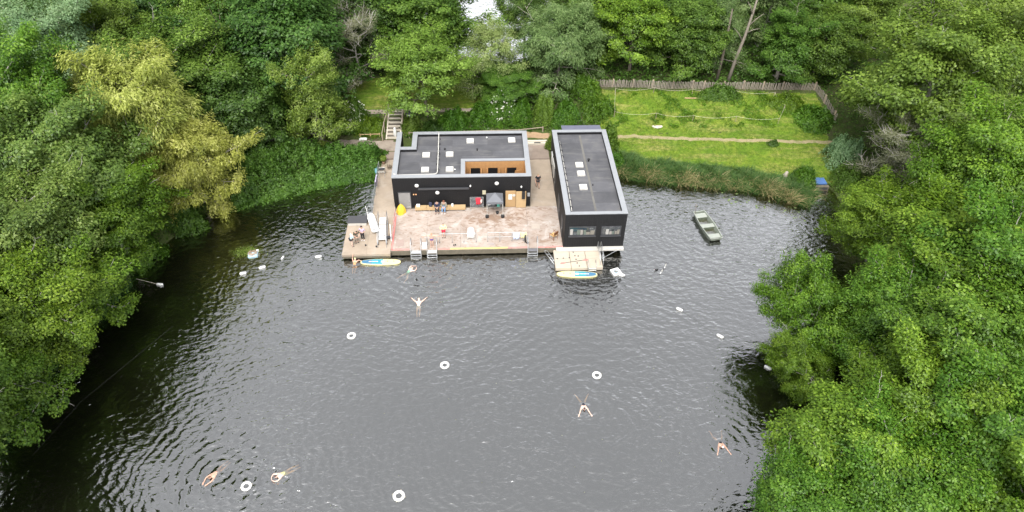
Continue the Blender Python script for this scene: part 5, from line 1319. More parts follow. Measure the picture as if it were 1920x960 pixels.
# gazebo
t = empty('gazebo', (1.5, 54.5, Z), 0, 'small grey pop-up gazebo standing against the black wall', 'gazebo')
w, dpt, e, pk = 0.80, 0.72, 1.85, 2.45
GREYCLOTH = pm('grey_canvas', (0.125, 0.13, 0.145), 0.8, 0.12, 2)
MB().add([(-w, -dpt, e), (w, -dpt, e), (w, dpt, e), (-w, dpt, e), (0, 0, pk), (-w, -dpt, e - 0.02), (w, -dpt, e - 0.02), (w, dpt, e - 0.02), (-w, dpt, e - 0.02), (0, 0, pk - 0.03)],
         [(0, 1, 4), (1, 2, 4), (2, 3, 4), (3, 0, 4), (6, 5, 9), (7, 6, 9), (8, 7, 9), (5, 8, 9), (0, 5, 6, 1), (1, 6, 7, 2), (2, 7, 8, 3), (3, 8, 5, 0)]).build('canopy', GREYCLOTH, t)
for s in ((-w, w, -dpt - 0.005, -dpt + 0.005), (-w, w, dpt - 0.005, dpt + 0.005), (-w - 0.005, -w + 0.005, -dpt, dpt), (w - 0.005, w + 0.005, -dpt, dpt)):
    MB().box(s[0], s[1], s[2], s[3], e - 0.24, e - 0.021).build('valance', GREYCLOTH, t)
for sx in (-1, 1):
    for sy in (-1, 1):
        lg = MB().tube([(sx * (w - 0.04), sy * (dpt - 0.03), 0), (sx * (w - 0.04), sy * (dpt - 0.03), e - 0.02)], 0.026, 6).build('leg', OFFWHITE, t)
        if sy < 0: MB().lathe([(0.17, 0), (0.17, 0.24), (0.10, 0.28)], 12, (sx * (w - 0.04), -dpt + 0.03, 0)).build('weight', BLACK, lg)
def rack(x0, x1, y, h, label, n=9):
    t = empty('clothes_rack', ((x0 + x1) / 2, y, Z), 0, label, 'clothes rack')
    w = (x1 - x0) / 2
    for s in (-w, w):
        MB().tube([(s, 0, 0), (s, 0, h)], 0.02, 6).build('upright', STEEL, t); MB().tube([(s, -0.28, 0.02), (s, 0.06, 0.02)], 0.02, 6).build('foot', STEEL, t)
    for k in range(n):
        z = 0.25 + (h - 0.25) * k / (n - 1); MB().tube([(-w, 0, z), (w, 0, z)], 0.010, 5).build('bar', STEEL, t)
rack(-0.88, 0.40, 55.15, 1.45, 'steel bar rack with red clothing left of the gazebo')
rack(0.85, 2.12, 55.1, 1.0, 'low steel bar rack under the gazebo', 6)
def drape(name, x, y, z, w, l, col, label, cat, seed):
    g = random.Random(seed); m = MB(); n = 7
    vs = []; fs = []
    for j in range(6):
        for i in range(n):
            u_ = i / (n - 1) - 0.5; v = j / 5
            vs.append((u_ * w * (1 - 0.12 * v + 0.05 * math.sin(7 * v)), -0.05 - 0.05 * math.sin(i * 1.9 + seed) * v - 0.06 * v, -l * v * (1 + 0.08 * math.sin(i * 2.3 + seed)) + 0.02))
    for j in range(5):
        for i in range(n - 1): a = j * n + i; fs.append((a, a + 1, a + 1 + n, a + n))
    o = m.add(vs, fs).build(name, pm(name + '_cloth', col, 0.9, 0.2, 6), None, True, loc=(x, y, z))
    o.modifiers.new('thick', 'SOLIDIFY').thickness = 0.03
    return tag(o, label, cat)
drape('red_jacket', -0.10, 55.12, Z + 1.42, 0.46, 0.75, (0.60, 0.03, 0.05), 'bright red jacket hanging on the bar rack', 'jacket', 1)
drape('pale_towel', 0.20, 55.12, Z + 1.2, 0.18, 0.4, (0.62, 0.45, 0.42), 'small pale pink towel beside the red jacket', 'towel', 2)
drape('green_towel', 1.85, 55.05, Z + 1.0, 0.30, 0.6, (0.10, 0.42, 0.33), 'sea green towel hanging under the gazebo', 'towel', 3)
drape('black_bag', 1.60, 55.05, Z + 1.0, 0.20, 0.5, (0.03, 0.035, 0.035), 'dark bag hanging beside the sea green towel', 'bag', 4)
drape('white_towel', 0.97, 55.03, Z + 1.0, 0.28, 0.35, (0.75, 0.74, 0.72), 'white towel on the left end of the low rack', 'towel', 5)
t = empty('black_bucket', (1.75, 54.35, Z), 0, 'small black bucket behind the right gazebo leg', 'bucket')
MB().lathe([(0.11, 0), (0.15, 0.24)], 12).build('body', BLACK, t, True); MB().torus((0, 0, 0.24), 0.15, 0.012, 16, 5).build('rim', DARKMETAL, t)

# bench along the wall
t = empty('wall_bench', (-3.85, 55.1, Z), 0, 'long pale wooden bench along the black wall', 'bench')
for k, (x0, x1) in enumerate(((-2.4, -1.3), (-1.28, -0.2), (-0.18, 0.95), (0.97, 2.5))):
    s = MB().box(x0, x1, -0.22, 0.22, 0.40, 0.46).build('seat_plank', PLY_PALE, t, bevel=0.008)
    MB().box(x0, x1, -0.24, -0.222, 0.16, 0.45).build('front_board', PLY_PALE, s)
for x in (-2.3, -0.9, 0.4, 2.35): MB().box(x - 0.04, x + 0.04, -0.18, 0.18, 0, 0.40).build('leg', DARKMETAL, t)
for x, w, label in ((-5.95, 0.36, 'white bag at the left end of the wall bench'), (-2.62, 0.22, 'narrow white cup carton on the wall bench right of the seated pair')):
    o = MB().box(-w / 2, w / 2, -0.12, 0.12, 0, 0.28).build('white_bag' if w > 0.3 else 'white_carton', WHITE, None, bevel=0.05, loc=(x, 55.08, Z + 0.465)); tag(o, label, 'bag' if w > 0.3 else 'carton')
t = empty('rucksack', (-4.75, 55.1, Z + 0.465), 0, 'dark rucksack on the bench left of the seated pair', 'rucksack')
MB().ball((0, 0, 0.26), (0.20, 0.14, 0.27), 12, 8).build('body', pm('navy_cloth', (0.02, 0.025, 0.05), 0.8), t, True); MB().ball((0, -0.13, 0.16), (0.14, 0.06, 0.12), 10, 6).build('pocket', pm('navy_pocket', (0.03, 0.035, 0.06), 0.8), t, True)

# armchairs
t = empty('white_armchair', (-0.84, 50.75, Z), 0, 'white plastic armchair facing the water behind the railing', 'chair')
MB().box(-0.27, 0.27, -0.25, 0.25, 0.40, 0.44).build('seat', WHITE, t, bevel=0.02)
bk = MB()
for k in range(7):
    a0 = -0.28 + 0.08 * k; bk.obox((a0 + 0.04, 0.30, 0.68 - 0.012 * abs(k - 3) ** 2), (0.075, 0.03, 0.50), (R(-14), 0, 0))
bk.build('backrest', WHITE, t, bevel=0.008); MB().tube([(-0.30, 0.24, 0.45), (-0.26, 0.36, 0.88), (0, 0.40, 0.98), (0.26, 0.36, 0.88), (0.30, 0.24, 0.45)], 0.035, 7).build('back_frame', WHITE, t, True)
for s in (-1, 1):
    MB().tube([(s * 0.30, -0.26, 0.62), (s * 0.32, 0, 0.66), (s * 0.29, 0.28, 0.68)], 0.04, 7).build('armrest', WHITE, t, True)
    MB().tube([(s * 0.30, -0.26, 0.62), (s * 0.29, -0.25, 0.4), (s * 0.31, -0.28, 0)], 0.03, 6).build('leg', WHITE, t, True); MB().tube([(s * 0.27, 0.22, 0.42), (s * 0.29, 0.32, 0)], 0.03, 6).build('leg', WHITE, t, True)
MB().box(-0.26, 0.26, -0.27, -0.245, 0.28, 0.40).build('front_apron', WHITE, t, bevel=0.01)
t = empty('wooden_armchair', (6.9, 50.5, Z), R(-140), 'brown wooden armchair with a yellowish seat on the right deck', 'chair')
BROWN = pm('brown_varnish', (0.20, 0.085, 0.035), 0.5, 0.2, 4)
MB().box(-0.26, 0.26, -0.25, 0.25, 0.42, 0.48).build('seat', pm('mustard_seat', (0.50, 0.33, 0.14), 0.8), t, bevel=0.03)
MB().obox((0, 0.28, 0.78), (0.5, 0.06, 0.42), (R(-10), 0, 0)).build('backrest', BROWN, t, bevel=0.02)
for s in (-1, 1):
    MB().tube([(s * 0.27, -0.24, 0), (s * 0.27, -0.24, 0.66)], 0.025, 6).build('leg', BROWN, t); MB().tube([(s * 0.25, 0.30, 0), (s * 0.25, 0.26, 0.45), (s * 0.25, 0.33, 1.0)], 0.025, 6).build('leg', BROWN, t)
    MB().tube([(s * 0.27, -0.26, 0.66), (s * 0.27, 0.28, 0.68)], 0.03, 6).build('armrest', BROWN, t); MB().tube([(s * 0.27, -0.24, 0.15), (s * 0.25, 0.29, 0.15)], 0.018, 6).build('stretcher', BROWN, t)

# yellow tarpaulin bundle, barrier netting, mats
g_ = random.Random(5); m = MB(); vs = []; fs = []
prof = [(0.48, 0), (0.46, 0.2), (0.40, 0.5), (0.27, 0.8), (0.10, 1.02), (0.02, 1.08)]
for j, (r, z) in enumerate(prof):
    for k in range(12):
        a = 2 * math.pi * k / 12; q = r * (1 + 0.16 * math.sin(3 * a + j * 0.5) + g_.uniform(-0.06, 0.06)); vs.append((q * math.cos(a) + 0.05 * z, q * 0.8 * math.sin(a), z))
for j in range(len(prof) - 1):
    for k in range(12): a = j * 12 + k; b = j * 12 + (k + 1) % 12; fs.append((a, b, b + 12, a + 12))
o = m.add(vs, fs + [tuple(range(60, 72))]).build('yellow_cover', pm('yellow_tarp', (0.66, 0.43, 0.035), 0.5, 0.2, 4), None, loc=(-7.65, 54.75, Z)); tag(o, 'yellow tarpaulin cover bundled up at the hall corner', 'tarpaulin')
MESHRED = pm('red_netting', (0.60, 0.13, 0.14), 0.7, 0.3, 5)
t = empty('safety_barrier', (-8.12, 50.2, Z), 0, 'red and white barrier netting along the left edge of the deck', 'barrier')
for k in range(4): MB().tube([(0, k * 1.4, 0), (0, k * 1.4, 1.0)], 0.022, 6).build('post', OFFWHITE, t)
for k in range(3):
    for j, z in enumerate((0.25, 0.5, 0.75, 0.95)):
        sag = 0.08
        MB().add([(0.0, k * 1.4 + 1.4 * q / 6, z - sag * 4 * (q / 6) * (1 - q / 6) + dz) for dz in (-0.045, 0.045) for q in range(7)] + [(0.012, k * 1.4 + 1.4 * q / 6, z - sag * 4 * (q / 6) * (1 - q / 6) + dz) for dz in (-0.045, 0.045) for q in range(7)],
                 [(q, q + 1, q + 8, q + 7) for q in range(6)] + [(q + 14, q + 21, q + 22, q + 15) for q in range(6)] + [(q + 7, q + 8, q + 22, q + 21) for q in range(6)] + [(q, q + 14, q + 15, q + 1) for q in range(6)]).build('tape', MESHRED if (j + k) % 2 == 0 else OFFWHITE, t)
for (x, y, w, h, col, lab) in ((-7.42, 50.25, 0.72, 0.95, (0.30, 0.23, 0.20), 'brown rubber mat on the deck near the left ladder'), (1.05, 49.85, 0.55, 0.30, (0.30, 0.26, 0.24), 'small dark mat under the right railing')):
    o = MB().box(-w / 2, w / 2, -h / 2, h / 2, 0, 0.018).build('rubber_mat', pm('mat', col, 0.9, 0.15, 5), None, bevel=0.006, loc=(x, y, Z + 0.005)); tag(o, lab, 'mat')
t = empty('drain_cover', (5.35, 52.3, Z), 0, 'square pale drain cover set in the deck', 'drain cover')
MB().box(-0.42, 0.42, -0.42, 0.42, 0.006, 0.016).build('frame', pm('drain_rim', (0.33, 0.29, 0.25), 0.8), t); MB().box(-0.36, 0.36, -0.36, 0.36, 0.016, 0.022).build('lid', pm('drain_lid', (0.36, 0.31, 0.265), 0.8, 0.2, 8), t)
drape('pool_towel', 3.38, 50.22, Z + 1.06, 0.62, 0.75, (0.48, 0.54, 0.70), 'blue and white towel draped over the right railing', 'towel', 7)
drape('yellow_jacket', 4.05, 50.22, Z + 1.08, 0.55, 0.62, (0.66, 0.63, 0.32), 'pale yellow jacket draped over the right end of the railing', 'jacket', 8)
t = empty('rescue_tube', (4.22, 49.95, Z), 0.2, 'black rescue tube leaning at the right railing end', 'rescue tube')
MB().tube([(0, 0.02, 0.05), (0.0, 0.04, 0.3), (0.0, 0.1, 0.85)], [0.07, 0.09, 0.06], 9).build('float_body', BLACK, t, True); MB().tube([(0, 0.1, 0.85), (0.1, 0.05, 0.6), (0.18, -0.02, 0.05)], 0.015, 5).build('strap', OFFWHITE, t)
for x, y, lab in ((4.42, 49.9, 'black shoe pair beside the rescue tube'), (-2.35, 49.75, 'dark mooring cleat on the yellow edge band')):
    t = empty('shoe_pair' if x > 0 else 'mooring_cleat', (x, y, Z), 0.4, lab, 'shoes' if x > 0 else 'cleat')
    for s in (-0.08, 0.08): MB().ball((s, 0, 0.06), (0.05, 0.14, 0.06), 8, 5).build('shoe' if x > 0 else 'horn', BLACK, t, True)

# things on the left platform
t = empty('storage_box', (-11.65, 53.4, 0.645), 0, 'low storage box with a dark lid at the back of the left platform', 'box')
MB().box(-0.88, 0.88, -0.52, 0.52, 0, 0.32).build('body', OFFWHITE, t, bevel=0.02); MB().box(-0.92, 0.92, -0.55, 0.55, 0.322, 0.38).build('lid', pm('dark_lid', (0.055, 0.055, 0.06), 0.7, 0.2, 3), t, bevel=0.015)
t = empty('rescue_board', (-10.15, 52.9, 0.645), R(17), 'white rescue board lying across its trestle on the left platform', 'board')
MB().prism([(-0.36, -1.32), (-0.20, -1.42), (0.20, -1.42), (0.36, -1.32), (0.37, 0.9), (0.28, 1.35), (0.1, 1.45), (-0.1, 1.45), (-0.28, 1.35), (-0.37, 0.9)], 0.26, 0.38).build('hull', WHITE, t, bevel=0.04)
MB().lathe([(0.08, 0.38), (0.08, 0.39)], 12, (-0.12, -1.15, 0.0)).build('valve', DARKMETAL, t)
for y in (-0.8, 0.8): MB().box(-0.34, 0.34, y - 0.04, y + 0.04, 0, 0.26).build('trestle', STEEL, t)
t = empty('white_pole', (-10.75, 54.1, 0.645), 0, 'short white pole at the corner of the storage box', 'pole')
MB().tube([(0, 0, 0), (-0.05, 0.05, 0.8), (-0.12, 0.1, 1.3)], 0.035, 7).build('shaft', WHITE, t); MB().lathe([(0.12, 0), (0.10, 0.05)], 10).build('base', OFFWHITE, t)
t = empty('access_steps', (-9.1, 51.4, 0.645), R(3), 'white pool access steps with long steel handrails on the left platform', 'steps')
for k in range(6): MB().box(-0.32, 0.32, 1.5 - k * 0.5, 1.94 - k * 0.5, 0.30 + 0.05 * (5 - k), 0.36 + 0.05 * (5 - k)).build('tread', WHITE, t, bevel=0.01)
for s in (-0.40, 0.40):
    MB().tube([(s, 1.95, 0.1), (s, 1.95, 1.35), (s, 1.0, 1.35), (s, -1.6, 0.85), (s, -1.85, 0.1)], 0.026, 6).build('handrail', STEEL, t, True); MB().box(s - 0.03, s + 0.03, -1.5, 1.95, 0.18, 0.26).build('stringer', STEEL, t)
    for y in (1.6, -1.3): MB().lathe([(0.06, 0), (0.06, 0.18)], 8, (s, y, 0)).build('wheel', BLACK, t)
MB().tube([(0.8, 1.4, 0), (0.75, 0.2, 1.1), (0.8, -0.9, 0)], 0.022, 6).build('side_brace', STEEL, t)
t = empty('pump_trolley', (-8.45, 50.85, 0.645), 0.3, 'dark small trolley beside the barrier on the left platform', 'trolley')
MB().box(-0.32, 0.25, -0.14, 0.14, 0.16, 0.30).build('tray', DARKMETAL, t, bevel=0.02); MB().tube([(-0.3, 0, 0.3), (-0.5, 0, 0.85)], 0.02, 6).build('handle', STEEL, t)
for sx in (-0.25, 0.2):
    for sy in (-0.16, 0.16): MB().lathe([(0.08, -0.02), (0.08, 0.02)], 10, (0, 0, 0)).build('wheel', BLACK, t, loc=(sx, sy, 0.08)).rotation_euler = (R(90), 0, 0)
for x, y, lab in ((-10.55, 49.95, 'small black shoe near the feet of the group on the left platform'), (-9.55, 49.75, 'small dark cup standing alone on the left platform')):
    o = MB().lathe([(0.07, 0), (0.08, 0.12), (0.05, 0.16)], 10).build('dark_cup', BLACK, None, True, loc=(x, y, 0.645)); tag(o, lab.replace('shoe', 'cup'), 'cup')

# clutter at the far end of the walkway
t = empty('steel_table', (-10.0, 61.0, Z), 0, 'small steel table frame with dark top on the far walkway', 'table')
for sx in (-0.3, 0.3):
    for sy in (-0.4, 0.4): MB().tube([(sx, sy, 0), (sx, sy, 0.75)], 0.022, 6).build('leg', STEEL, t)
MB().box(-0.28, 0.28, -0.05, 0.38, 0.70, 0.73).build('top', DARKMETAL, t); MB().box(-0.33, 0.33, -0.43, -0.36, 0.73, 0.77).build('top_bar', OFFWHITE, t); MB().box(-0.33, 0.33, 0.36, 0.43, 0.73, 0.77).build('top_bar', OFFWHITE, t)
for x, y, k_, lab in ((-9.3, 62.3, 5, 'wooden slatted crate beside the hall wall on the walkway'), (-8.75, 62.2, 4, 'smaller slatted crate tight against the hall corner')):
    t = empty('slatted_crate', (x, y, Z), 0.1, lab, 'crate')
    for i in range(k_ + 1): MB().obox((-0.26 + 0.52 * i / k_, -0.02, 0.36), (0.05, 0.5, 0.72), (0.15, 0.12 * (i % 2), 0)).build('slat', OLDWOOD, t)
    MB().box(-0.28, 0.28, -0.28, 0.24, 0.02, 0.06).build('base', OLDWOOD, t)
t = empty('potted_plant', (-10.05, 63.2, Z), 0, 'light green plant in a brown pot on the walkway corner', 'plant')
MB().lathe([(0.15, 0), (0.22, 0.35)], 12).build('pot', pm('pot', (0.22, 0.14, 0.09), 0.8), t, True)
gg = np.random.default_rng(8); C = gg.normal(0, 1, (500, 3)); C = unit(C) * (gg.random((500, 1)) ** 0.4) * [0.38, 0.38, 0.32] + [0, 0, 0.68]
link_mesh('leaves', leaves_mesh('pot_leaves', C, C - [0, 0, 0.4] + gg.normal(0, 0.2, C.shape), gg.normal(0, 1, C.shape), np.full(500, 0.14), np.full(500, 0.09), gg.random(500), LEAF['lime']), t)
o = MB().ball((0, 0, 0), (0.22, 0.62, 0.35), 10, 7).build('teal_tarp', pm('teal_tarp', (0.10, 0.24, 0.28), 0.6, 0.2, 4), None, True, loc=(-10.72, 62.2, 0.55)); tag(o, 'teal tarpaulin bundle hanging at the hedge end of the walkway', 'tarpaulin')

# ---------------------------------------------------------------- on the water
ring0 = empty('life_ring', (-10.68, 39.44, 0.03), 0, 'white ring buoy floating alone farthest left of the upper three', 'ring buoy', 'white rings floating on the pond')
MB().torus((0, 0, 0), 0.275, 0.095, 32, 10, 0.75).build('ring_body', WHITE, ring0, True)
for k in range(4): MB().torus((0.38 * math.cos(k * math.pi / 2 + 0.8), 0.38 * math.sin(k * math.pi / 2 + 0.8), 0.02), 0.03, 0.01, 8, 4).build('rope_eye', ROPE, ring0)
for x, y, lab in ((-2.97, 36.1, 'white ring buoy near the middle of the pond'), (8.93, 34.69, 'white ring buoy above the swimmer with spread arms on the right'),
                  (-16.12, 26.08, 'white ring buoy between the two swimmers at the bottom left'), (-5.78, 24.98, 'white ring buoy at the bottom edge, slightly tinted rim')):
    c = copy_tree(ring0); c.location = (x, y, 0.03); c.rotation_euler = (0, 0, x); c['label'] = lab
    if y < 25.5:
        c.scale = (1.12, 1.12, 1.0)
fl0 = MB().lathe([(0.03, -0.31), (0.10, -0.27), (0.125, -0.18), (0.125, 0.18), (0.10, 0.27), (0.03, 0.31)], 12).mesh('float', WHITE, True)
eye = MB().torus((0, 0, 0.33), 0.035, 0.012, 10, 5).mesh('eye', DARKMETAL)
for x, y, a, lab in ((-21.22, 47.2, 15, 'white float left of the pair beside the nest raft'), (-19.68, 47.93, 20, 'white float right of the pair beside the nest raft'),
                     (-18.11, 49.18, 75, 'white float standing askew between the pair and the lone one'), (-14.87, 49.23, 8, 'lone white float nearest the left platform'),
                     (-28.12, 45.98, -8, 'white float tethered under the left bank trees'), (17.0, 41.52, -38, 'upper white float of the right hand line'),
                     (19.7, 38.38, -40, 'middle white float of the right hand line'), (22.65, 34.97, -38, 'white float half under the overhanging right tree')):
    t = empty('line_float', (x, y, 0.05), R(a), lab, 'float', 'white floats on swimming lines')
    o = link_mesh('float_body', fl0, t, None, (0, R(90), 0)); o2 = link_mesh('eye', eye, t, None, (0, R(90), 0))
    if -20 < x < -18.0 and y > 49: o.scale = o2.scale = (0.7, 0.7, 0.8)
def line(pts, label, mat=None, r=0.006):
    p0 = Vector(pts[0]); o = MB().tube([Vector(p) - p0 for p in pts], r, 4).build('float_line', mat or pm('dark_line', (0.06, 0.06, 0.055), 0.8), None, loc=p0); tag(o, label, 'rope')
line([(11.2, 47.2, 0.1), (13.4, 45.3, 0.02), (16.75, 41.75, 0.03)], 'thin dark rope from the floating platform to the right floats')
line([(17.25, 41.3, 0.03), (19.46, 38.6, 0.03)], 'thin dark rope between the upper and middle right floats')
line([(19.94, 38.15, 0.03), (22.4, 35.2, 0.03)], 'thin dark rope between the middle right float and the overhung one')
line([(-20.9, 47.28, 0.03), (-19.98, 47.8, 0.03)], 'thin rope joining the pair of floats beside the nest raft')
line([(-28.4, 46.05, 0.05), (-30.2, 46.4, 0.4)], 'pale tether from the left bank to its float', ROPE, 0.02)
line([(-25.5, 41.0, 0.015), (-30.0, 33.5, 0.015), (-31.5, 29.0, 0.015)], 'thin dark line in the shaded water on the left', None, 0.005)
for x, y, a, lab in ((16.93, 47.05, 62, 'upper slim white pole float near the ring raft'), (16.42, 46.3, 55, 'lower slim white pole float near the ring raft')):
    t = empty('pole_float', (x, y, 0.03), R(a), lab, 'float')
    MB().tube([(-0.33, 0, 0), (-0.05, 0, 0)], 0.045, 6).build('float_body', WHITE, t, True); MB().tube([(0.03, 0, 0), (0.33, 0.02, 0)], 0.04, 6).build('float_body', OFFWHITE, t, True); MB().tube([(-0.5, 0, 0.01), (0.5, 0, 0.01)], 0.012, 5).build('rod', DARKMETAL, t)
t = empty('moorhen', (16.02, 46.55, 0.03), R(200), 'tiny dark water bird swimming beside the slim floats', 'bird')
MB().ball((0, 0, 0.03), (0.17, 0.09, 0.08), 10, 6).ball((0.17, 0, 0.13), (0.055, 0.045, 0.05), 8, 5).tube([(0.10, 0, 0.05), (0.16, 0, 0.12)], 0.035, 6).tube([(-0.13, 0, 0.05), (-0.25, 0, 0.10)], [0.05, 0.01], 6).build('body', BLACK, t, True); MB().tube([(0.21, 0, 0.13), (0.26, 0, 0.12)], [0.015, 0.004], 5).build('beak', RED, t)
# square raft with a hole and a small pad
t = empty('ring_raft', (12.25, 46.35, 0.05), R(20), 'white square float with a round hole off the floating platform', 'raft')
m = MB(); vs = []; fs = []; n = 24
for z in (-0.08, 0.10):
    for k in range(n):
        a = 2 * math.pi * k / n; q = 0.42 / max(abs(math.cos(a)), abs(math.sin(a))) ** 0.9; vs += [(0.2 * math.cos(a), 0.2 * math.sin(a), z), (q * math.cos(a), q * math.sin(a), z)]
for k in range(n):
    a = 2 * k; b = 2 * ((k + 1) % n); T_ = 2 * n
    fs += [(a + T_, a + 1 + T_, b + 1 + T_, b + T_), (a + 1, b + 1, b + 1 + T_, a + 1 + T_), (a, a + T_, b + T_, b), (a, b, b + 1, a + 1)]
m.add(vs, fs).build('float_block', WHITE, t, bevel=0.02)
MB().torus((0, 0, 0.10), 0.21, 0.025, 20, 6).build('hole_rim', pm('blue_rim', (0.30, 0.45, 0.55), 0.5), t, True)
t = empty('small_pad', (12.72, 45.98, 0.04), R(-15), 'small white oval pad beside the square float', 'float'); MB().lathe([(0.26, -0.04), (0.29, 0.0), (0.26, 0.05)], 20).build('pad', WHITE, t, True).scale = (1.1, 0.7, 1); MB().lathe([(0.04, 0.05), (0.04, 0.06)], 8).build('valve', DARKMETAL, t)
# nest raft
t = empty('nest_raft', (-20.9, 49.7, 0.0), R(10), 'small blue and white raft with a twig nest and weed', 'raft')
MB().box(-0.42, 0.42, -0.36, 0.36, -0.1, 0.13).build('block', pm('pale_blue_block', (0.42, 0.62, 0.74), 0.6, 0.15, 4), t, bevel=0.03); MB().box(0.30, 0.52, 0.25, 0.42, 0, 0.26).build('white_box', WHITE, t, bevel=0.02)
tw = MB()
for k in range(90):
    a = rnd.uniform(0, 6.28); r = rnd.uniform(0.12, 0.42); c = Vector((r * math.cos(a), 0.08 + r * 0.85 * math.sin(a), 0.16 + rnd.uniform(0, 0.10))); d_ = Vector((-math.sin(a) + rnd.uniform(-.6, .6), math.cos(a) + rnd.uniform(-.6, .6), rnd.uniform(-.2, .2))) * 0.16
    tw.tube([c - d_, c + d_], 0.012, 3, False)
tag(tw.build('nest', pm('nest_twigs', (0.40, 0.30, 0.22), 0.9, 0.3, 8), t), kind='stuff')
x = rng.normal(-21.6, 0.55, 900); y = rng.normal(50.15, 0.35, 900)
me = leaves_mesh('weed', np.column_stack([x, y, rng.uniform(0.01, 0.10, 900)]), rng.normal(0, 0.4, (900, 3)) + [0, 0, 1], rng.normal(0, 1, (900, 3)), np.full(900, 0.13), np.full(900, 0.05), rng.random(900), LEAF['ivy'])
tag(link_mesh('floating_weed', me), 'clump of olive floating weed around the nest raft', kind='stuff')
# paddle boards
def board(name, x, y, rz, label, flip=1):
    t = empty(name, (x, y, 0.06), rz, label, 'paddle board', 'paddle boards moored at the platforms')
    L, W = 1.83, 0.40
    out = []
    for k in range(40):
        a = 2 * math.pi * k / 40; cx_ = math.cos(a); sx_ = math.sin(a)
        out.append((L * abs(cx_) ** 0.9 * (1 if cx_ > 0 else -1), W * abs(sx_) ** (0.8 if cx_ < 0 else 0.72) * (1 if sx_ > 0 else -1)))
    MB().prism(out, -0.06, 0.08).build('hull', pm('cream_yellow_board', (0.66, 0.60, 0.30), 0.4, 0.1, 2), t, bevel=0.035)
    def pad(x0, x1, z, col, nm):
        up = []; dn = []
        for k in range(13):
            xx = x0 + (x1 - x0) * k / 12; ww = W * 0.80 * (1 - min(0.999, abs(xx / L)) ** 2.6) ** 0.5; up.append((xx, ww)); dn.append((xx, -ww))
        return MB().prism(dn + up[::-1], 0.081, z).build(nm, pm(nm, col, 0.7, 0.12, 6), t)
    pad(-1.70 * flip, -0.80 * flip, 0.090, (0.055, 0.155, 0.26), 'blue_pad'); pad(-0.795 * flip, 0.22 * flip, 0.092, (0.03, 0.25, 0.32), 'teal_pad')
    MB().box(-0.06, 0.26, -0.13, 0.13, 0.093, 0.10).build('grip_patch', OFFWHITE, t, loc=(0.10 * flip, 0, 0))
    for k in range(7): MB().box(-0.045, 0.045, -0.06, 0.06, 0.093, 0.096).build('print_mark', WHITE, t, loc=((-1.02 + k * 0.125) * flip, 0.02, 0.0))
    for xx in (0.62, 1.2): MB().lathe([(0.05, 0.081), (0.05, 0.09)], 10, (xx * flip, 0.05, 0)).build('fitting', DARKMETAL, t)
    return t
board('paddle_board', -9.1, 48.28, R(-1), 'cream and teal paddle board lying along the left platform')
board('paddle_board', 8.68, 46.12, R(-3.5), 'cream and teal paddle board lying along the right floating platform', -1)
t = empty('canoe_paddle', (8.55, 47.45, 0.42), R(10), 'paddle with red blades lying on the floating platform', 'paddle')
MB().tube([(-0.9, 0, 0.03), (0.9, 0, 0.03)], 0.02, 6).build('shaft', DARKMETAL, t)
for s in (-1, 1): MB().prism([(s * 0.82, -0.03), (s * 1.0, -0.10), (s * 1.25, -0.09), (s * 1.33, 0), (s * 1.25, 0.09), (s * 1.0, 0.10), (s * 0.82, 0.03)][::s], 0.02, 0.04).build('blade', PINKRED, t)
# rowing punt
t = empty('rowing_boat', (22.15, 52.4, 0.0), 0, 'pale green flat-ended rowing boat floating empty on the right', 'boat')
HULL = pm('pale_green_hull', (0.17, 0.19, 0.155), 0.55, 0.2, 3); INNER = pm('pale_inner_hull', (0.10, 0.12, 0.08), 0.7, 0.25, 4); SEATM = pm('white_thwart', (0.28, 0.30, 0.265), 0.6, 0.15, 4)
Lb, Wb = 2.12, 0.72
m = MB()
def ringp(yy, w, z, dz=0): return [(-w, yy, z), (w, yy, z)]
sec = [(-Lb, 0.60, 0.14), (-1.6, 0.68, -0.06), (0, 0.74, -0.10), (1.5, 0.68, -0.06), (Lb, 0.58, 0.12)]
vs = []; fs = []
for (yy, w, zb) in sec:
    vs += [(-w, yy, 0.42), (-w * 0.84, yy * 0.98, zb), (w * 0.84, yy * 0.98, zb), (w, yy, 0.42), (-w + 0.06, yy * 0.975, 0.42), (-w * 0.84 + 0.05, yy * 0.96, zb + 0.04), (w * 0.84 - 0.05, yy * 0.96, zb + 0.04), (w - 0.06, yy * 0.975, 0.42)]
for i in range(4):
    a = 8 * i; b = a + 8
    fs += [(a, a + 1, b + 1, b), (a + 1, a + 2, b + 2, b + 1), (a + 2, a + 3, b + 3, b + 2), (a + 4, b + 4, b + 5, a + 5), (a + 5, b + 5, b + 6, a + 6), (a + 6, b + 6, b + 7, a + 7), (a, b, b + 4, a + 4), (a + 3, a + 7, b + 7, b + 3)]
e_ = 32
fs += [(0, 3, 2, 1), (4, 5, 6, 7), (0, 4, 7, 3), (e_, e_ + 1, e_ + 2, e_ + 3), (e_ + 4, e_ + 7, e_ + 6, e_ + 5), (e_, e_ + 3, e_ + 7, e_ + 4)]
hull = m.add(vs, fs).build('hull', HULL, t)
MB().tube([(-0.60, -Lb, 0.43), (-0.74, 0, 0.43), (-0.58, Lb, 0.43)], 0.035, 6).tube([(0.60, -Lb, 0.43), (0.74, 0, 0.43), (0.58, Lb, 0.43)], 0.035, 6).tube([(-0.60, -Lb, 0.43), (0.60, -Lb, 0.43)], 0.035, 6).tube([(-0.58, Lb, 0.43), (0.58, Lb, 0.43)], 0.035, 6).build('gunwale', SEATM, t)
for y0, y1, w in ((-1.88, -1.30, 0.58), (-0.28, 0.22, 0.665), (1.25, 1.92, 0.55)):
    s = MB().box(-w, w, y0, y1, 0.26, 0.32).build('thwart', SEATM, t, bevel=0.01)
    MB().box(-w + 0.05, w - 0.05, y0 + 0.04, y1 - 0.04, -0.02, 0.258).build('seat_box', INNER, s)
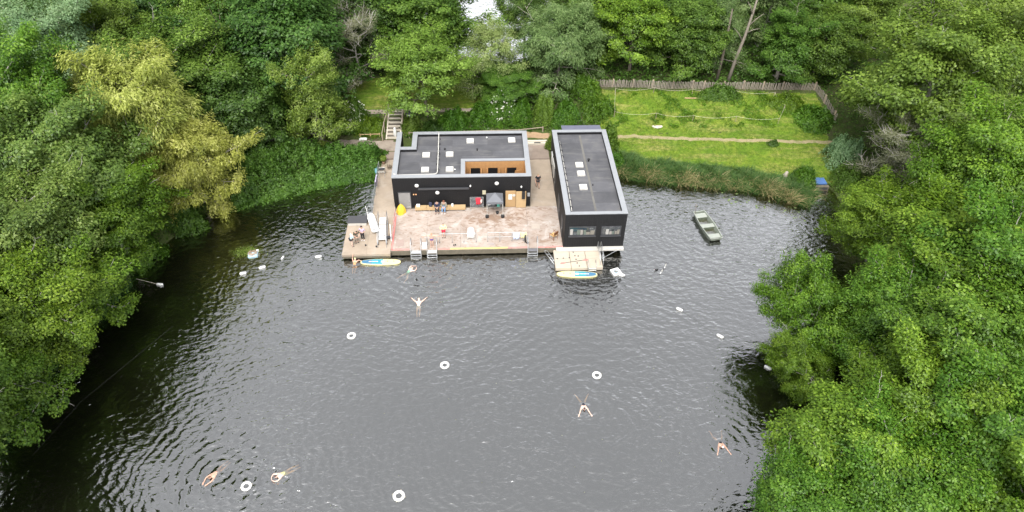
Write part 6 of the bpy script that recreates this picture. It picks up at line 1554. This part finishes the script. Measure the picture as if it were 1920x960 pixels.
for yy in (-0.95, -0.6, 0.5, 0.85):
    MB().box(-0.5, 0.5, yy - 0.12, yy + 0.06, -0.045, -0.01).build('floor_slat', INNER, t)
for yy in (-0.8, 0.7):
    for s in (-1, 1): MB().obox((s * 0.62, yy, 0.18), (0.05, 0.07, 0.44), (0, s * 0.28, 0)).build('rib', INNER, t)
for s in (-1, 1): MB().lathe([(0.03, 0.44), (0.03, 0.54)], 8, (s * 0.72, 0.35, 0)).build('rowlock', STEEL, t)
t.rotation_euler = (0, 0, R(9.5))
t = empty('boat_oar', (21.35, 54.35, 0.35), R(-15), 'dark oar sticking up at the stern of the rowing boat', 'oar')
MB().tube([(0, -0.35, 0.05), (0.05, 0.55, 0.35)], 0.035, 7).build('shaft', pm('oar_wood', (0.10, 0.085, 0.075), 0.6), t); MB().obox((0.06, 0.7, 0.40), (0.10, 0.32, 0.025), (R(18), 0, 0)).build('blade', pm('oar_blade', (0.13, 0.115, 0.10), 0.6), t)

# ---------------------------------------------------------------- people
def skin_obj(name, verts, edges, radii, mat, parent, root=0, sub=2):
    me = bpy.data.meshes.new(name)
    me.from_pydata([tuple(v) for v in verts], edges, [])
    me.materials.append(mat)
    o = bpy.data.objects.new(name, me); COL.objects.link(o); o.parent = parent
    md = o.modifiers.new('skin', 'SKIN'); md.use_smooth_shade = True
    lay = me.skin_vertices[0].data
    for i, r in enumerate(radii):
        lay[i].radius = r if isinstance(r, tuple) else (r, r)
    lay[root].use_root = True
    sb = o.modifiers.new('smooth', 'SUBSURF'); sb.levels = sub; sb.render_levels = sub
    return o

STAND = dict(pelvis=(0, 0, 0.95), spine=(0, 0, 1.14), chest=(0, 0.0, 1.32), neck=(0, 0.0, 1.47), head=(0, 0.02, 1.57), crown=(0, 0.01, 1.66),
             hipL=(-0.09, 0, 0.90), kneeL=(-0.10, 0.02, 0.50), ankL=(-0.10, -0.02, 0.09), toeL=(-0.12, 0.15, 0.04),
             hipR=(0.09, 0, 0.90), kneeR=(0.10, 0.02, 0.50), ankR=(0.10, -0.02, 0.09), toeR=(0.12, 0.15, 0.04),
             shL=(-0.18, 0, 1.39), elL=(-0.25, -0.02, 1.12), wrL=(-0.25, 0.07, 0.88), haL=(-0.245, 0.10, 0.81),
             shR=(0.18, 0, 1.39), elR=(0.25, -0.02, 1.12), wrR=(0.25, 0.07, 0.88), haR=(0.245, 0.10, 0.81))
RAD = dict(pelvis=(0.16, 0.12), spine=(0.14, 0.105), chest=(0.165, 0.115), neck=0.058, head=0.092, crown=0.075, hip=0.092, knee=0.062, ank=0.042, toe=0.036, sh=0.068, el=0.046, wr=0.032, ha=0.036)
KEYS = list(STAND)
BONES = [('pelvis', 'spine'), ('spine', 'chest'), ('chest', 'neck'), ('neck', 'head'), ('head', 'crown')]
for s_ in 'LR':
    BONES += [('pelvis', 'hip' + s_), ('hip' + s_, 'knee' + s_), ('knee' + s_, 'ank' + s_), ('ank' + s_, 'toe' + s_), ('chest', 'sh' + s_), ('sh' + s_, 'el' + s_), ('el' + s_, 'wr' + s_), ('wr' + s_, 'ha' + s_)]
def kr(k): return RAD.get(k) or RAD[k[:-1]]

MATC = {}
def cloth(col, rough=0.85):
    k = tuple(col)
    if k not in MATC: MATC[k] = pm('cloth_%d' % len(MATC), col, rough, 0.12, 9)
    return MATC[k]
SKIN = pm('light_skin', (0.52, 0.32, 0.235), 0.55, 0.08, 8); SKIN_PALE = pm('pale_skin', (0.62, 0.44, 0.36), 0.55, 0.08, 8); SKIN_TAN = pm('tan_skin', (0.42, 0.24, 0.16), 0.55, 0.08, 8)

def person(loc, rz, label, pose=None, scale=1.0, skin=None, top=None, sleeve=0.55, bottom=None, leg=1.0, shoes=None, hair=(0.05, 0.035, 0.025), cap=None, suit=None, hair_long=False):
    J = dict(STAND)
    if pose: J.update(pose)
    J = {k: Vector(v) for k, v in J.items()}
    root = empty('person', loc, rz, label, 'person'); root.scale = (scale,) * 3
    V = [J[k] for k in KEYS]; E = [(KEYS.index(a), KEYS.index(b)) for a, b in BONES]; Rr = [kr(k) for k in KEYS]
    for s in 'LR':                                            # five fingers of unequal length, slightly curled
        h = J['ha' + s]; w = J['wr' + s]; d = (h - w).normalized()
        sd = d.cross(Vector((0, 1, 0.2))).normalized() if abs(d.y) < 0.9 else d.cross(Vector((0, 0, 1))).normalized()
        nr = d.cross(sd)
        hi = KEYS.index('ha' + s)
        for f, (o_, ln) in enumerate(((-0.030, 0.062), (-0.010, 0.078), (0.010, 0.072), (0.030, 0.055))):
            a = h + sd * o_ + d * 0.035; b = a + d * ln * 0.6 + nr * 0.008; c = b + d * ln * 0.4 + nr * 0.02
            i0 = len(V); V += [a, b, c]; Rr += [0.011, 0.010, 0.008]; E += [(hi, i0), (i0, i0 + 1), (i0 + 1, i0 + 2)]
        tside = -1 if s == 'L' else 1
        a = w.lerp(h, 0.6) + sd * 0.04 * tside; b = a + d * 0.035 + sd * 0.02 * tside
        i0 = len(V); V += [a, b]; Rr += [0.012, 0.009]; E += [(KEYS.index('wr' + s), i0), (i0, i0 + 1)]
    body = skin_obj('body', V, E, Rr, skin or SKIN, root, 0)
    fw = (J['toeL'] + J['toeR'] - J['ankL'] - J['ankR']); hd = J['head']
    up = (J['crown'] - J['neck']).normalized(); fwd = Vector((0, 1, 0)) - up * up.y
    fwd = fwd.normalized() if fwd.length > 0.3 else Vector((0, 0, -1))
    sdv = fwd.cross(up).normalized()
    MB().ball(hd + fwd * 0.10 - up * 0.02, 0.017, 6, 4).build('nose', skin or SKIN, root, True)
    for s in (-1, 1):
        MB().ball(hd + fwd * 0.082 + sdv * s * 0.033 + up * 0.015, 0.012, 6, 4).build('eye', BLACK, root)
        MB().ball(hd + sdv * s * 0.092, (0.015, 0.025, 0.03), 6, 4).build('ear', skin or SKIN, root, True)
    MB().ball(hd + fwd * 0.088 - up * 0.05, (0.025, 0.012, 0.008), 6, 4).build('mouth', cloth((0.35, 0.12, 0.10)), root)
    hv = [hd - fwd * 0.03 + up * 0.035, J['crown'] - fwd * 0.015 + up * 0.005]; hr = [0.092, 0.083]; he = [(0, 1)]
    if hair_long: hv += [hd - fwd * 0.08 - up * 0.08, hd - fwd * 0.10 - up * 0.22]; hr += [0.07, 0.045]; he += [(0, 2), (2, 3)]
    if cap: hv[0] = hd + up * 0.045 - fwd * 0.01
    skin_obj('swim_cap' if cap else 'hair', hv, he, hr, cloth(cap or hair, 0.5 if cap else 0.8), root, 0, 2)
    def gm(nm, keys, cut, col, grow):
        vs = []; idx = {}; rr = []
        for k in keys: idx[k] = len(vs); vs.append(J[k]); r = kr(k); rr.append(tuple(q + grow for q in r) if isinstance(r, tuple) else r + grow)
        ed = [(idx[a], idx[b]) for a, b in BONES if a in idx and b in idx]
        for a, b, t in cut:
            ra, rb = kr(a), kr(b); ra = ra[0] if isinstance(ra, tuple) else ra; rb = rb[0] if isinstance(rb, tuple) else rb
            ed.append((idx[a], len(vs))); vs.append(J[a].lerp(J[b], t)); rr.append(ra * (1 - t) + rb * t + grow)
        return skin_obj(nm, vs, ed, rr, cloth(col), root, 0, 2)
    if top:
        if sleeve > 1: gm('jacket', ['pelvis', 'spine', 'chest', 'shL', 'elL', 'shR', 'elR'], [('elL', 'wrL', 0.85), ('elR', 'wrR', 0.85)], top, 0.030)
        else: gm('shirt', ['pelvis', 'spine', 'chest', 'shL', 'shR'], [('shL', 'elL', sleeve), ('shR', 'elR', sleeve)], top, 0.020)
    if bottom:
        if leg >= 1.0: gm('trousers', ['pelvis', 'hipL', 'kneeL', 'hipR', 'kneeR'], [('kneeL', 'ankL', 0.92), ('kneeR', 'ankR', 0.92)], bottom, 0.016)
        else: gm('shorts', ['pelvis', 'hipL', 'hipR'], [('hipL', 'kneeL', leg), ('hipR', 'kneeR', leg)], bottom, 0.022)
    if suit:
        gm('swimsuit', ['spine', 'pelvis', 'hipL', 'hipR'] if suit[1] == 'shorts' else ['chest', 'spine', 'pelvis', 'hipL', 'hipR'], [('hipL', 'kneeL', 0.22), ('hipR', 'kneeR', 0.22)], suit[0], 0.010)
    if shoes:
        for s in 'LR': skin_obj('shoe', [J['ank' + s] - Vector((0, 0.03, 0.035)), J['toe' + s] + Vector((0, 0.02, 0.005))], [(0, 1)], [0.055, 0.045], cloth(shoes), root, 0, 2)
    return root

ZD = 0.652
SIT = dict(pelvis=(0, 0.02, 0.54), spine=(0, 0.04, 0.74), chest=(0, 0.10, 0.93), neck=(0, 0.17, 1.06), head=(0, 0.22, 1.16), crown=(0, 0.23, 1.25), hipL=(-0.09, 0.05, 0.54), kneeL=(-0.13, 0.46, 0.52), ankL=(-0.13, 0.48, 0.10), toeL=(-0.14, 0.64, 0.05),
           hipR=(0.09, 0.05, 0.54), kneeR=(0.13, 0.46, 0.52), ankR=(0.13, 0.50, 0.10), toeR=(0.14, 0.66, 0.05), shL=(-0.18, 0.10, 1.0), elL=(-0.25, 0.18, 0.76), wrL=(-0.10, 0.36, 0.66), haL=(-0.05, 0.42, 0.64), shR=(0.18, 0.10, 1.0), elR=(0.25, 0.18, 0.76), wrR=(0.10, 0.36, 0.66), haR=(0.05, 0.42, 0.64))
person((-4.11, 55.02, ZD), R(180), 'person in a dark navy jacket sitting on the wall bench', SIT, 1.0, top=(0.025, 0.03, 0.06), sleeve=2, bottom=(0.02, 0.022, 0.035), shoes=(0.02, 0.02, 0.02), hair=(0.10, 0.07, 0.05))
person((-3.42, 55.02, ZD), R(172), 'person in an olive grey jacket and blue jeans sitting on the wall bench', SIT, 1.02, top=(0.20, 0.19, 0.155), sleeve=2, bottom=(0.13, 0.24, 0.40), shoes=(0.65, 0.64, 0.62), hair=(0.14, 0.05, 0.025), hair_long=True)
person((-10.86, 50.75, 0.645), R(170), 'person in a lilac top and black leggings standing on the left platform', dict(elL=(-0.30, -0.03, 1.14), wrL=(-0.14, 0.08, 1.02), haL=(-0.08, 0.11, 1.02), elR=(0.30, -0.03, 1.14), wrR=(0.14, 0.08, 1.02), haR=(0.08, 0.11, 1.02)),
       0.98, top=(0.42, 0.34, 0.44), sleeve=0.9, bottom=(0.018, 0.016, 0.02), shoes=(0.62, 0.60, 0.58), hair=(0.05, 0.03, 0.025), hair_long=True)
person((-11.42, 50.45, 0.645), R(-150), 'person in a dark olive shirt leaning forward, middle of the group on the left platform', dict(spine=(0, 0.06, 1.12), chest=(0, 0.17, 1.27), neck=(0, 0.27, 1.36), head=(0, 0.34, 1.42), crown=(0, 0.38, 1.50), shL=(-0.18, 0.20, 1.32), shR=(0.18, 0.20, 1.32), elL=(-0.26, 0.30, 1.08), wrL=(-0.14, 0.46, 0.98), haL=(-0.10, 0.52, 0.98), elR=(0.26, 0.30, 1.08), wrR=(0.14, 0.46, 0.98), haR=(0.10, 0.52, 0.98)),
       1.05, top=(0.045, 0.055, 0.035), sleeve=0.8, bottom=(0.22, 0.19, 0.155), shoes=(0.03, 0.03, 0.03), hair=(0.03, 0.03, 0.02))
person((-11.78, 49.9, 0.645), R(-60), 'person in a pale blue top and black shorts with bare legs on the left platform', dict(spine=(0, 0.05, 1.12), chest=(0, 0.12, 1.29), neck=(0, 0.18, 1.42), head=(0, 0.23, 1.50), crown=(0, 0.25, 1.59), shL=(-0.18, 0.13, 1.35), shR=(0.18, 0.13, 1.35), elL=(-0.24, 0.18, 1.08), wrL=(-0.16, 0.32, 0.92), haL=(-0.13, 0.38, 0.88), elR=(0.24, 0.18, 1.08), wrR=(0.16, 0.32, 0.92), haR=(0.13, 0.38, 0.88)),
       0.96, top=(0.42, 0.60, 0.64), sleeve=0.7, bottom=(0.02, 0.02, 0.025), leg=0.45, shoes=(0.05, 0.04, 0.04), hair=(0.30, 0.20, 0.11), skin=SKIN_PALE)
person((-3.38, 50.95, ZD), R(185), 'lifeguard in a pale yellow top and red shorts behind the left railing', dict(elL=(-0.30, 0.02, 1.16), wrL=(-0.10, 0.16, 1.08), haL=(-0.04, 0.18, 1.09), elR=(0.30, 0.02, 1.16), wrR=(0.10, 0.17, 1.12), haR=(0.04, 0.19, 1.12)), 1.0, top=(0.68, 0.66, 0.33), sleeve=2, bottom=(0.55, 0.03, 0.06), leg=0.75, shoes=(0.05, 0.04, 0.04), hair=(0.16, 0.12, 0.09))
person((-4.42, 49.62, ZD), R(180), 'swimmer with an orange cap and purple trunks at the ladder, arms stretched out', dict(elL=(-0.46, 0.02, 1.42), wrL=(-0.70, 0.08, 1.36), haL=(-0.78, 0.10, 1.34), elR=(0.46, 0.02, 1.42), wrR=(0.70, 0.08, 1.36), haR=(0.78, 0.10, 1.34)), 0.97, skin=SKIN, cap=(0.75, 0.24, 0.04), suit=((0.10, 0.06, 0.26), 'shorts'))
person((6.0, 58.5, ZD), R(5), 'person in black clothes walking up the gap between the buildings', dict(kneeL=(-0.10, 0.16, 0.53), ankL=(-0.10, 0.10, 0.10), toeL=(-0.11, 0.27, 0.07), kneeR=(0.10, -0.02, 0.50), ankR=(0.10, -0.26, 0.14), toeR=(0.11, -0.12, 0.05), wrL=(-0.25, -0.12, 0.90), haL=(-0.24, -0.16, 0.84), wrR=(0.25, 0.20, 0.93), haR=(0.24, 0.25, 0.88)), 1.02, top=(0.015, 0.016, 0.02), sleeve=0.8, bottom=(0.018, 0.018, 0.022), leg=0.55, shoes=(0.015, 0.015, 0.015), hair=(0.30, 0.22, 0.12))

# swimmers: faces and arms at the surface, legs trailing just under it (local +y is the way they swim)
def swim(arms, legs, low=0.0):
    J = dict(pelvis=(0, -0.05, -0.09 - low), spine=(0, 0.14, -0.04 - low), chest=(0, 0.33, 0.02), neck=(0, 0.47, 0.08), head=(0, 0.57, 0.15), crown=(0, 0.60, 0.24), hipL=(-0.09, -0.10, -0.12 - low), hipR=(0.09, -0.10, -0.12 - low), shL=(-0.18, 0.38, 0.02), shR=(0.18, 0.38, 0.02))
    if legs == 'frog': J.update(kneeL=(-0.30, -0.42, -0.22), ankL=(-0.36, -0.80, -0.24), toeL=(-0.44, -0.95, -0.27), kneeR=(0.30, -0.42, -0.22), ankR=(0.36, -0.80, -0.24), toeR=(0.44, -0.95, -0.27))
    elif legs == 'vee': J.update(kneeL=(-0.24, -0.46, -0.19), ankL=(-0.42, -0.82, -0.19), toeL=(-0.50, -0.97, -0.22), kneeR=(0.24, -0.46, -0.19), ankR=(0.42, -0.82, -0.19), toeR=(0.50, -0.97, -0.22))
    else: J.update(kneeL=(-0.13, -0.48, -0.16), ankL=(-0.10, -0.84, -0.24), toeL=(-0.10, -0.98, -0.28), kneeR=(0.13, -0.48, -0.14), ankR=(0.08, -0.86, -0.20), toeR=(0.08, -1.00, -0.24))
    if arms == 'wide': J.update(elL=(-0.36, 0.52, 0.05), wrL=(-0.52, 0.72, 0.05), haL=(-0.58, 0.80, 0.05), elR=(0.36, 0.52, 0.05), wrR=(0.52, 0.72, 0.05), haR=(0.58, 0.80, 0.05))
    elif arms == 'fwd': J.update(elL=(-0.24, 0.66, 0.06), wrL=(-0.15, 0.92, 0.05), haL=(-0.12, 1.01, 0.05), elR=(0.24, 0.66, 0.06), wrR=(0.15, 0.92, 0.05), haR=(0.12, 1.01, 0.05))
    elif arms == 'vee': J.update(elL=(-0.28, 0.66, 0.06), wrL=(-0.38, 0.92, 0.05), haL=(-0.42, 1.01, 0.05), elR=(0.28, 0.66, 0.06), wrR=(0.38, 0.92, 0.05), haR=(0.42, 1.01, 0.05))
    elif arms == 'stroke': J.update(elL=(-0.25, 0.62, 0.12), wrL=(-0.05, 0.86, 0.08), haL=(0.02, 0.93, 0.06), elR=(0.36, 0.50, 0.06), wrR=(0.30, 0.76, 0.06), haR=(0.22, 0.82, 0.06))
    elif arms == 'ring': J.update(elL=(-0.30, 0.60, 0.07), wrL=(-0.18, 0.80, 0.06), haL=(-0.08, 0.84, 0.06), elR=(0.30, 0.60, 0.07), wrR=(0.18, 0.80, 0.06), haR=(0.08, 0.84, 0.06))
    return J
person((-6.55, 46.95, -0.03), R(-40), 'dark haired swimmer in a green swimsuit nearest the left ladders', swim('stroke', 'frog'), 1.08, skin=SKIN_PALE, suit=((0.16, 0.34, 0.22), 'full'), hair=(0.03, 0.02, 0.02))
person((-5.37, 42.75, -0.02), R(0), 'fair swimmer with wide arms heading for the deck in mid pond', swim('wide', 'trail'), 1.10, skin=SKIN_PALE, suit=((0.60, 0.58, 0.54), 'shorts'), hair=(0.55, 0.42, 0.32))
person((7.55, 32.1, -0.03), R(180), 'swimmer with arms spread in a vee below the right ring buoy', swim('vee', 'vee'), 1.10, skin=SKIN_PALE, suit=((0.03, 0.03, 0.04), 'full'), hair=(0.03, 0.025, 0.03), cap=None)
person((17.05, 28.5, -0.06), R(180), 'swimmer in a black wetsuit top close to the right bank trees', swim('vee', 'frog'), 1.12, skin=SKIN, suit=((0.012, 0.012, 0.015), 'full'), cap=(0.70, 0.66, 0.66))
person((-18.4, 27.3, -0.03), R(150), 'swimmer reaching both arms forward at the bottom left', swim('fwd', 'trail'), 1.10, skin=SKIN, suit=((0.35, 0.16, 0.10), 'shorts'), hair=(0.13, 0.07, 0.04))
person((-13.75, 27.05, -0.03), R(128), 'pale swimmer with arms in a loop, second from the bottom left', swim('ring', 'trail'), 1.10, skin=SKIN_PALE, suit=((0.52, 0.50, 0.22), 'full'), hair=(0.06, 0.035, 0.03))
person((-11.45, 48.15, 0.0), R(0), 'swimmer in a pale green cap reaching up to the left platform', dict(swim('fwd', 'trail'), elR=(0.34, 0.45, 0.10), wrR=(0.52, 0.36, 0.10), haR=(0.60, 0.34, 0.10), elL=(-0.22, 0.52, 0.28), wrL=(-0.16, 0.56, 0.55), haL=(-0.14, 0.60, 0.62)), 1.0, skin=SKIN, cap=(0.60, 0.70, 0.34), suit=((0.45, 0.25, 0.12), 'full'))
